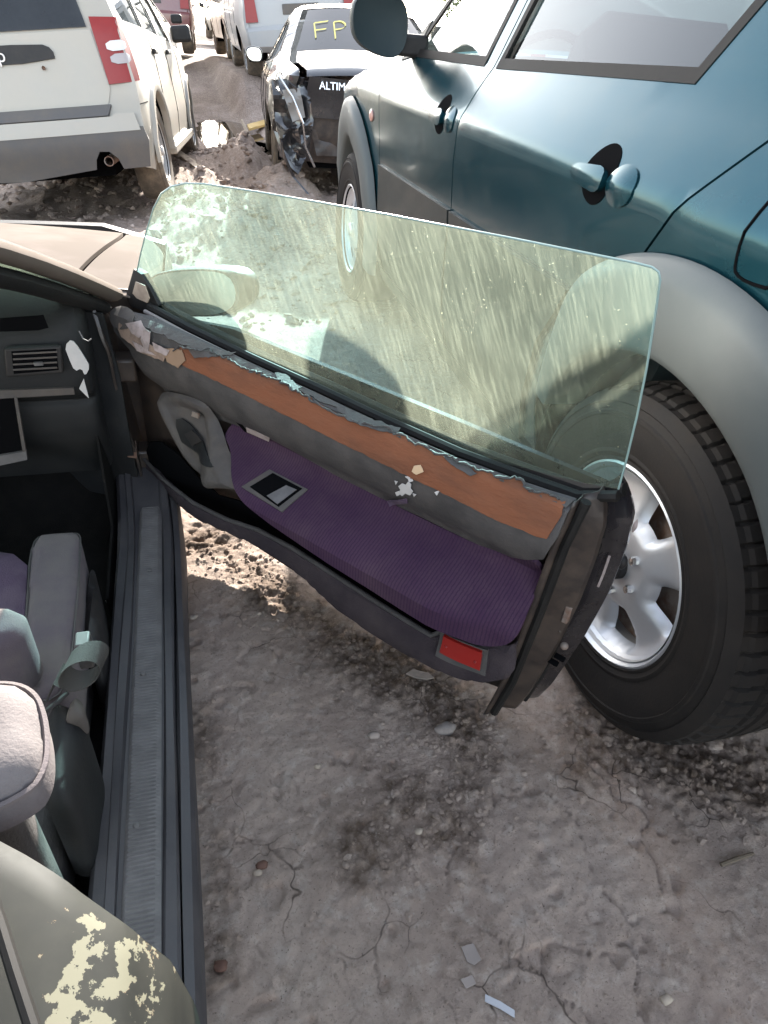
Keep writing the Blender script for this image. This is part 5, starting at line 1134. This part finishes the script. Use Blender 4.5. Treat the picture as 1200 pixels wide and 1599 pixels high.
AS = build_car(A, ap, [.2, .3, .5, .7, .88, .98, 1.2, 1.47], [.78, .83, .885, .893, .875, .83, .70, .56], ([-1.05, -.6, 0, 2.4, 3.0, 3.6], [.13, .03, 0, 0, .04, .2]), [0, 2.775], .33, .21,
     [[(1.0, .35), (1.0, .7), (1.0, 1.0)], [(2.0, .35), (2.02, .7), (2.0, .98)], [(.10, .50), (.05, .75), (.02, 1.03)]], [aw, aw1], m_black,
     [('roof', [(1.48, 1.37), (1.15, 1.44), (.65, 1.465), (.30, 1.42)], m_black, 0), ('hood', [(3.35, .76), (2.9, .86), (2.15, .97)], m_black, 0), ('windscreen', [(2.15, .97), (1.5, 1.36)], m_tint, .05),
      ('rear_glass', [(.29, 1.415), (-.34, 1.105)], m_tint, .05), ('boot_lid', [(-.35, 1.10), (-.62, 1.03), (-.98, .985), (-1.03, .94)], m_black, .06), ('boot_face', [(-1.03, .945), (-.97, .78), (-.95, .66)], m_black, .10),
      ('rear_frame', [(-.93, .78), (-.90, .50), (-.84, .33)], m_jamb, .06), ('front_bumper', [(3.45, .30), (3.58, .45), (3.55, .62), (3.35, .76)], m_black, 0)], rnd=.07, glass=m_cglass, dent=adent, res=.035)
text_mesh('lettering', 'ALTIMA', .075, .004, m_chrome, A, frame((0, -1, 0), (.13, 0, .99), (-.99, 0, .13), (-1.052, .36, .885)))
# hand-painted writing on the rear window, thin raised strokes following the glass
m_ypaint = M('yellow_chalk_paint', (.78, .66, .20), .8)
def rg_pt(s, v):     # s across (left +), v up the glass 0..1
    X = -.34+.63*v; Z = 1.105+.31*v; hw = .66-.10*v; cr_ = .04*(1-(s/hw)**2); nx_, nz_ = -.4415, .897
    return (X+nx_*(cr_+.004), s, Z+nz_*(cr_+.004))
def stroke(pts): 
    P = smooth_poly(np.array(pts), 1, False); ribbon('painted_stroke', [rg_pt(a, b) for a, b in P], np.array((.013, -.012, .010)), .002, m_ypaint, A)
x0 = .44
stroke([(x0, .26), (x0-.005, .62)]); stroke([(x0-.005, .62), (x0-.13, .66)]); stroke([(x0, .44), (x0-.10, .47)])
x0 = .27
stroke([(x0, .24), (x0-.01, .64)]); stroke([(x0-.01, .64), (x0-.08, .67), (x0-.12, .58), (x0-.08, .48), (x0, .45)])
x0 = .10
stroke([(x0-.12, .62), (x0-.07, .68), (x0, .60), (x0+.01, .40), (x0-.04, .28), (x0-.12, .30)]); stroke([(x0-.12, .62), (x0-.15, .46), (x0-.12, .30)])
# mirror on the near side and bent bumper bracket, loose panel edges at the crushed corner
mo_ = smooth_poly([(0, .0), (.0, .11), (.06, .14), (.17, .13), (.2, .07), (.16, .0), (.08, -.015)], 2); secs = []
for s_, dx in ((.9, 0), (1, .01), (1, .05), (.7, .09), (.1, .11)):
    q_ = mo_.mean(0)+(mo_-mo_.mean(0))*s_; secs.append([(1.78+dx, .86+a, .99+b) for a, b in q_])
AM = loft('door_mirror', secs, m_black, A, sharp=60); q_ = mo_.mean(0)+(mo_-mo_.mean(0))*.84; mesh_obj('mirror_glass', [(1.779, .86+a, .99+b) for a, b in q_], [tuple(range(len(q_)))], m_chrome, AM)
def crumple(name, pts, mat, amp, seed, th=.003):
    P = np.array(pts, float); V2, T = tri2d(P[:, :2]*0+P[:, [1, 2]], (), .025); X = np.array([P[np.argmin(np.hypot(P[:, 1]-a, P[:, 2]-b)), 0] for a, b in V2])
    V = np.stack([X*0+P[:, 0].mean()+amp*2*np.abs(fbm(V2[:, 0], V2[:, 1], 4.5, 2, seed))+.12*amp*fbm(V2[:, 0], V2[:, 1], 16, 2, seed+1), V2[:, 0], V2[:, 1]], 1); V, T = thicken(V, T[:, ::-1], th)
    return mesh_obj(name, V, T, mat, A, 25)
crumple('crushed_panel', [(-.98, .86, .90), (-.98, .60, .93), (-.98, .52, .70), (-.98, .56, .40), (-.98, .66, .24), (-.98, .74, .30), (-.98, .84, .62)], m_black, .16, 95)
crumple('lamp_recess', [(-1.0, .78, .84), (-1.0, .64, .86), (-1.0, .60, .66), (-1.0, .70, .62)], M('bare_white_bracket', (.22, .21, .2), .5), .10, 97)
crumple('rear_panel', [(-.93, .60, .78), (-.93, -.6, .78), (-.93, -.62, .40), (-.93, .50, .38)], m_jamb, .06, 99)
tube('bent_trim', [(-.99, .80, .93), (-1.03, .70, .80), (-1.05, .62, .62), (-1.0, .60, .45), (-.98, .52, .30)], .010, m_chrome, A, 6)
ribbon('loose_strip', [(-1.00, .84, .55), (-1.04, .78, .38), (-1.0, .70, .22), (-1.08, .58, .10)], np.array((.01, .03, .01)), .004, m_black, A)
lamp('shark_fin', AS, 0, [(-.04, 1.50), (.04, 1.50), (.02, 1.535), (-.01, 1.54)], m_blkpl, A, xs=lambda y, z: .36+0*y)

# --- white large wagon further back
def tall_wagon(name, label, loc, rot, paint, sc=1.0, glass=None, lampmat=None, wr=.385, group=None, lowm=None):
    o = thing(name, label, 'car', loc, rot, group)
    pr_ = [(3.85, .45), (3.98, .60), (3.95, 1.0), (3.7, 1.10), (2.5, 1.20), (1.75, 1.75), (1.4, 1.84), (.3, 1.88), (-.85, 1.86), (-1.02, 1.78), (-1.10, 1.25), (-1.14, .92), (-1.20, .80), (-1.20, .58), (-1.12, .50)]
    w1 = [(.15, 1.27), (-.85, 1.29), (-.78, 1.66), (.12, 1.68)]; w2 = [(1.15, 1.25), (.25, 1.27), (.22, 1.68), (1.12, 1.69)]; w3 = [(2.2, 1.24), (1.25, 1.25), (1.22, 1.69), (1.6, 1.66)]
    S = build_car(o, pr_, [.3, .5, .8, 1.0, 1.2, 1.5, 1.88], [.88, .95, .985, .985, .955, .88, .78], ([-1.2, -.8, 0, 3, 3.5, 4], [.06, .01, 0, 0, .04, .16]), [0, 2.95], wr, wr*.55,
        [[(1.2, .5), (1.2, 1.2)], [(2.3, .5), (2.3, 1.2)], [(.3, .85), (.22, 1.2)]], [w1, w2, w3], paint,
        [('roof', [(1.72, 1.76), (1.4, 1.84), (.3, 1.88), (-.85, 1.86), (-1.02, 1.78)], paint, 0), ('hood', [(3.7, 1.10), (2.5, 1.20)], paint, 0), ('windscreen', [(2.5, 1.2), (1.73, 1.755)], m_tint, .05),
         ('rear_glass', [(-1.03, 1.74), (-1.095, 1.28)], m_tint, .12), ('tailgate', [(-1.02, 1.78), (-1.035, 1.72)], paint, 0), ('lower_tailgate', [(-1.095, 1.29), (-1.10, 1.25), (-1.14, .92), (-1.15, .82)], paint, 0), ('rear_bumper', [(-1.17, .83), (-1.22, .78), (-1.22, .58), (-1.12, .50)], paint, 0),
         ('front_bumper', [(3.85, .45), (3.98, .60), (3.95, 1.0), (3.7, 1.10)], paint, 0)], rnd=.06, low=.42, glass=glass, spokes=6, res=.09, wd=.26)
    for sgn in (1, -1):
        pts = [(sgn*.72, .90), (sgn*.92, .90), (sgn*.90, 1.22), (sgn*.74, 1.24)]
        lamp('tail_light', S, 0, pts, lampmat or m_red, o, .05, lambda y, z: np.interp(z, [.9, 1.25], [-1.145, -1.10]))
        box('door_mirror', (2.15, min(sgn*.93, sgn*1.2), 1.22), (2.28, max(sgn*.93, sgn*1.2), 1.42), m_blkpl, o, .03)
        box('window_post', (-1.08, min(sgn*.62, sgn*.78), 1.25), (-1.02, max(sgn*.62, sgn*.78), 1.75), paint, o, .01)
    box('plate_recess', (-1.185, -.30, .98), (-1.165, .30, 1.12), m_jbump, o, .01)
    box('tailgate_handle', (-1.20, -.02, 1.0), (-1.17, .14, 1.03), m_blkpl, o, .004)
    return o
m_white2 = M('chalky_white_paint', (.30, .305, .31), .4, coat=.4, dust=.25, dustcol=(.4, .36, .32), dsc=2)
m_maroon = M('dark_red_paint', (.12, .012, .014), .25, coat=.8, dust=.2, dsc=2)
m_silver = M('silver_paint', (.42, .43, .44), .32, .5, coat=.6, dust=.25, dsc=2)
tall_wagon('white_suv', 'large white wagon with red tail lights behind the black saloon', (2.32, 14.57, .56), pose(-.05, 1.84, -6.8), m_white2)

tall_wagon('white_pickup_wagon', 'white wagon parked beyond the large white wagon, further down the row', (2.42, 20.6, .62), pose(-2, 0, -3), m_white, lampmat=m_red)
tall_wagon('maroon_wagon', 'dark red wagon with black windows at the far left behind the white boxy wagon', (-.20, 21.0, .58), pose(3, 0, -2), m_maroon)
tall_wagon('pale_blue_wagon', 'pale wagon on the far side of the green vehicle', (4.9, 9.2, .05), pose(4, 0, 0), m_silver)

def low_saloon(name, label, loc, rot, paint):
    o = thing(name, label, 'car', loc, rot)
    pr_ = [(3.45, .30), (3.58, .45), (3.55, .62), (3.35, .76), (2.9, .86), (2.15, .97), (1.50, 1.36), (1.15, 1.44), (.65, 1.465), (.30, 1.42), (-.35, 1.10), (-.62, 1.03), (-.98, .985), (-1.03, .94), (-1.06, .70), (-1.04, .45), (-.95, .30)]
    S = build_car(o, pr_, [.2, .3, .5, .7, .88, .98, 1.2, 1.47], [.78, .83, .885, .893, .875, .83, .70, .56], ([-1.05, -.6, 0, 2.4, 3.0, 3.6], [.10, .03, 0, 0, .04, .2]), [0, 2.775], .33, .21,
        [[(1.0, .35), (1.0, 1.0)], [(2.0, .35), (2.0, .98)]], [aw, aw1], paint,
        [('roof', [(1.48, 1.37), (1.15, 1.44), (.65, 1.465), (.30, 1.42)], paint, 0), ('hood', [(3.35, .76), (2.9, .86), (2.15, .97)], paint, 0), ('windscreen', [(2.15, .97), (1.5, 1.36)], m_tint, .05),
         ('rear_glass', [(.29, 1.415), (-.34, 1.105)], m_tint, .05), ('boot_lid', [(-.35, 1.10), (-.62, 1.03), (-.98, .985), (-1.03, .94)], paint, .0), ('rear_bumper', [(-1.03, .94), (-1.06, .70), (-1.04, .45), (-.95, .30)], paint, 0),
         ('front_bumper', [(3.45, .30), (3.58, .45), (3.55, .62), (3.35, .76)], paint, 0)], rnd=.07, res=.09)
    for sgn in (1, -1):
        lamp('tail_light', S, 0, [(sgn*.45, .72), (sgn*.80, .70), (sgn*.78, .86), (sgn*.48, .88)], m_red, o, .06, lambda y, z: -1.045+.25*np.clip(np.abs(y)-.6, 0, 1))
        lamp('head_light', S, 0, [(sgn*.50, .56), (sgn*.82, .60), (sgn*.80, .72), (sgn*.55, .68)], m_clear, o, -.10, lambda y, z: 3.48-.45*np.clip(np.abs(y)-.5, 0, 1))
        box('door_mirror', (1.85, min(sgn*.88, sgn*1.06), .98), (1.95, max(sgn*.88, sgn*1.06), 1.11), m_blkpl, o, .03)
    return o
low_saloon('silver_saloon', 'silver saloon with dark bumper nosed up ahead of the white boxy wagon', (-.80, 12.4, .12), pose(4, 1.5, -4), m_silver)
low_saloon('white_saloon', 'small white saloon facing the lane end far away, near the shrubs', (2.55, 35.0, .82), pose(182, 0, 0), m_white)

# ------------------------------------------------------------------ shrubs and trees beyond the yard
m_leaf = M('sunny_leaves', (.075, .105, .022), .7, col2=(.12, .14, .03), sc=3); m_leaf2 = M('dark_leaves', (.028, .055, .016), .7, col2=(.05, .08, .02), sc=3); m_bark = M('bark', (.11, .085, .06), .9, bump=.5)
def tree(name, label, x, y, h, rx, leafm, nl, trunk=.35, group=None, seed=0):
    r_ = np.random.default_rng(seed); z0 = float(ground_z(np.array([x]), np.array([y]), False)[0])-.1
    o = thing(name, label, 'tree' if trunk > .3 else 'shrub', (x, y, z0), group=group)
    segs_ = [tube_geo([(0, 0, 0), (.1*rx, .05*rx, h*.3), (.05*rx, -.1*rx, h*.62)], [h*.035, h*.026, h*.01], 7)]
    cl = []
    for k in range(9):
        a = r_.uniform(0, 6.28); q_ = r_.uniform(.35, .8)*rx; zz_ = h*r_.uniform(.42, .9); e_ = np.array((q_*math.cos(a), q_*math.sin(a), zz_)); cl.append(e_)
        segs_.append(tube_geo([(.06*rx, 0, h*r_.uniform(.2, .4)), e_*np.array((.5, .5, .8)), e_], [h*.016, h*.01, h*.004], 6))
    gs = []
    for sg in segs_:
        n = len(sg); m_ = len(sg[0]); gs.append((np.vstack(sg), grid_faces(n, m_, False, True)))
    mesh_obj('trunk', *join_geo(gs), m_bark, o)
    C_ = np.array(cl)[r_.integers(0, len(cl), nl)]; P = C_+r_.normal(0, 1, (nl, 3))*np.array((rx*.28, rx*.28, h*.11)); P[:, 2] = np.maximum(P[:, 2], h*.08)
    s_ = r_.uniform(.06, .13, nl)*(h/4)**.5; A_ = r_.normal(0, 1, (nl, 3)); A_ /= np.linalg.norm(A_, axis=1)[:, None]; B_ = np.cross(A_, r_.normal(0, 1, (nl, 3))); B_ /= np.linalg.norm(B_, axis=1)[:, None]
    V = np.stack([P-A_*s_[:, None], P+B_*s_[:, None]*.5, P+A_*s_[:, None], P-B_*s_[:, None]*.5], 1).reshape(-1, 3)
    mesh_obj('crown', V, np.arange(4*nl).reshape(-1, 4), leafm, o, 0)
    return o
tl = [(-2, 52, 6.5, 2.6, m_leaf2, 'tall dark tree standing left of the far lane end'), (3.2, 50, 2.6, 2.0, m_leaf, 'round sunny yellow green shrub at the far lane end'), (6.2, 58, 7.5, 3.2, m_leaf2, 'dark tree rising behind the sunny shrub'), (9.5, 54, 3.0, 2.3, m_leaf, 'low pale green shrub right of the dark tree'),
      (14, 60, 7, 3, m_leaf2, 'dark tree far behind the white wagons'), (20, 52, 6, 3, m_leaf, 'light green tree far right of the lane'), (-9, 58, 7, 3, m_leaf, 'light green tree far left beyond the yard'), (30, 56, 7, 3.4, m_leaf2, 'dark tree at the far right edge of the yard'), (-18, 55, 6, 3, m_leaf2, 'dark tree at the far left edge of the yard')]
for k, (x, y, h, rx, lm, lb_) in enumerate(tl): tree('shrub' if h < 4 else 'tree', lb_, x, y, h, rx, lm, 2600 if h > 4 else 2200, .2 if h < 4 else .4, 'trees and shrubs beyond the yard', 100+k)

# ------------------------------------------------------------------ loose bits on the ground
def gz1(x, y): return float(ground_z(np.array([float(x)]), np.array([float(y)]))[0])
def on_ground(px, py):
    p_ = onz(px, py, 0)
    for _ in range(4): p_ = onz(px, py, gz1(p_[0], p_[1]))
    return p_
m_stone = M('grey_stone', (.33, .27, .23), .9, col2=(.22, .19, .165), sc=30, bump=.4, bsc=150)
# crumbs and clods: too many to count, one object
gs = []
base = [blob_geo((0, 0, 0), (1, .75, .55), 1, .75, k, 1.9) for k in range(9)]
def scatter(n, fx, lo, hi, rs, sink=.3):
    k = 0
    while k < n:
        x, y = fx()
        r_ = lo+(hi-lo)*rs.random()**3
        V, Fc = base[rs.integers(0, 9)]; a = rs.uniform(0, 6.28); ca, sa = math.cos(a), math.sin(a)
        W = np.stack([V[:, 0]*ca-V[:, 1]*sa, V[:, 0]*sa+V[:, 1]*ca, V[:, 2]], 1)*r_; gs.append([W, Fc, x, y, r_]); k += 1
rs_ = np.random.default_rng(3)
def band(pts, wd):
    P = np.array(pts)
    def f():
        k = rs_.integers(0, len(P)-1); t = rs_.random(); p_ = P[k]+(P[k+1]-P[k])*t; return p_[0]+rs_.normal(0, wd), p_[1]+rs_.normal(0, wd)
    return f
scatter(2600, band(BAND1, .075), .0012, .009, rs_); scatter(700, band(BAND2, .09), .0015, .012, rs_); scatter(260, band(BAND3, .03), .0012, .007, rs_)
scatter(6000, lambda: (rs_.uniform(-.07, 1.15), rs_.uniform(.15, 2.0)), .0010, .0048, rs_)
scatter(2600, lambda: (rs_.uniform(-2.2, 1.6), rs_.uniform(3.2, 9.5)), .010, .055, rs_)
PX = np.array([g_[2] for g_ in gs]); PY = np.array([g_[3] for g_ in gs]); PZ = ground_z(PX, PY)
CL = mesh_obj('soil_clods', *join_geo([(g_[0]+np.array((g_[2], g_[3], PZ[k]+g_[4]*.12)), g_[1]) for k, g_ in enumerate(gs)]), SOIL, None, 28, kind='stuff')
_lv = np.clip(loose(PX, PY)*.9-.05+rs_.uniform(-.25, .25, len(PX)), 0, 1); _at = CL.data.attributes.new('loose', 'FLOAT', 'POINT'); _at.data.foreach_set('value', np.repeat(_lv, [len(g_[0]) for g_ in gs]).astype(np.float32))
# single stones and scraps that can be picked out
def stone(px, py, r_, label, mat=None, seed=0, name='stone', grp=None):
    p_ = on_ground(px, py); V, Fc = blob_geo((p_[0], p_[1], p_[2]+r_*.25), (r_, r_*.75, r_*.55), 2, .5, seed, 1.9)
    return tag(mesh_obj(name, V, Fc, mat or m_stone, None, 60), label, 'stone', grp)
m_pale = M('pale_pebble', (.34, .28, .22), .9, col2=(.26, .21, .17), sc=60); m_brownr = M('dark_brown_stone', (.10, .05, .035), .8)
stone(497, 1198, .0075, 'small round cream pebble on the grey dirt left of centre', m_pale, 1)
stone(345, 1510, .012, 'dark reddish brown stone on the dirt next to the coupe sill', m_brownr, 2)
stone(302, 965, .011, 'flat grey stone against the coupe sill under the open door', None, 3)
stone(410, 1352, .011, 'dark brown stone on the dirt near the sill, above a pale chip', m_brownr, 4)
stone(403, 1364, .009, 'pale pinkish chip beside a dark brown stone near the sill', m_pale, 5)
stone(695, 1140, .022, 'flat bluish grey stone in the crumbled soil below the reflector', M('blue_grey_stone', (.26, .225, .205), .95, col2=(.2, .17, .15), sc=40), 6)
stone(1040, 1562, .010, 'small pale stone at the bottom right of the dirt', m_pale, 7)
stone(655, 1300, .009, 'small tan stone in the middle of the dirt', m_pale, 8)
stone(583, 1150, .012, 'rounded tan stone in the dark crumbled soil', m_stone, 9)
stone(1115, 1165, .020, 'brown clod beside the foot of the off-roader tyre', SOIL, 10)
def flake(px, py, pts, label, mat, lift=.006, name='soil_flake', cat='flake'):
    c = on_ground(px, py); V2, T = tri2d(np.array(pts), (), .01); V = np.stack([c[0]+V2[:, 0], c[1]+V2[:, 1], c[2]+lift+.004*fbm(V2[:, 0], V2[:, 1], 60, 2, 3)+.1*V2[:, 0]], 1); V, T = thicken(V, T, .003)
    return tag(mesh_obj(name, V, T, mat), label, cat)
flake(655, 1058, [(-.03, .012), (-.01, .02), (.022, .0), (.03, -.018), (.012, -.016), (-.012, -.004)], 'thin curled grey soil flake lying below the open door', m_stone, .010)
flake(735, 1492, [(-.012, .014), (.010, .014), (.013, -.012), (.0, -.016), (-.010, -.008)], 'flat square grey flake near the bottom centre of the dirt', M('grey_flake', (.24, .20, .18), .9))
flake(730, 1535, [(-.010, .006), (.010, .007), (.012, -.006), (-.006, -.008)], 'small pale flake between the square flake and the clear shard', M('pale_flake', (.27, .225, .20), .9))
m_shard = M('clear_plastic', (.38, .38, .40), .3, coat=.3)
a, b = on_ground(757, 1560), on_ground(803, 1585)
tag(ribbon('plastic_shard', [a+np.array((0, 0, .005)), (a+b)/2+np.array((0, 0, .008)), b+np.array((0, 0, .004))], np.array((.004, .009, .001)), .002, m_shard, None), 'narrow clear plastic shard on the dirt at the bottom centre', 'litter')
a, b = on_ground(1125, 1352), on_ground(1175, 1335)
tag(tube('twig', [a+np.array((0, 0, .004)), (a+b)/2+np.array((0, 0, .007)), b+np.array((0, 0, .006))], [.004, .0045, .003], m_bark, None, 7), 'short brown twig on the dirt at the right edge', 'twig')
# plank beside the white wagon's rear wheel, yellow reflection strip at the puddle
m_plank = M('weathered_plank', (.42, .33, .24), .8, col2=(.32, .25, .18), sc=6, aniso=(1, 8, 8))
a, b = onz(277, 238, .06), onz(318, 268, .05); d_ = (b-a); 
tag(ribbon('plank', [a, (a+b)/2, b], np.array((.10, .30, 0))*.55, .035, m_plank, None), 'short weathered plank on sunny dirt behind the white wagon rear wheel', 'plank')
a, b = onz(388, 199, .02), onz(436, 186, .03)  # added strip, coloured like a sunlit reflection on the water
tag(ribbon('yellow_reflection_strip', [a, b], np.array((.02, .55, .0)), .03, M('yellow_reflection_tint', (.52, .32, .06), .6, dust=.3), None), 'yellow strip added as a sunlit reflection on the puddle near the black saloon', 'reflection')
a, b = onz(378, 188, .22), onz(394, 224, .02)
tag(tube('grey_stake', [a, (a+b)/2, b], [.02, .025, .02], m_plank, None, 6), 'pale stake sticking up at the edge of the puddle', 'stake')
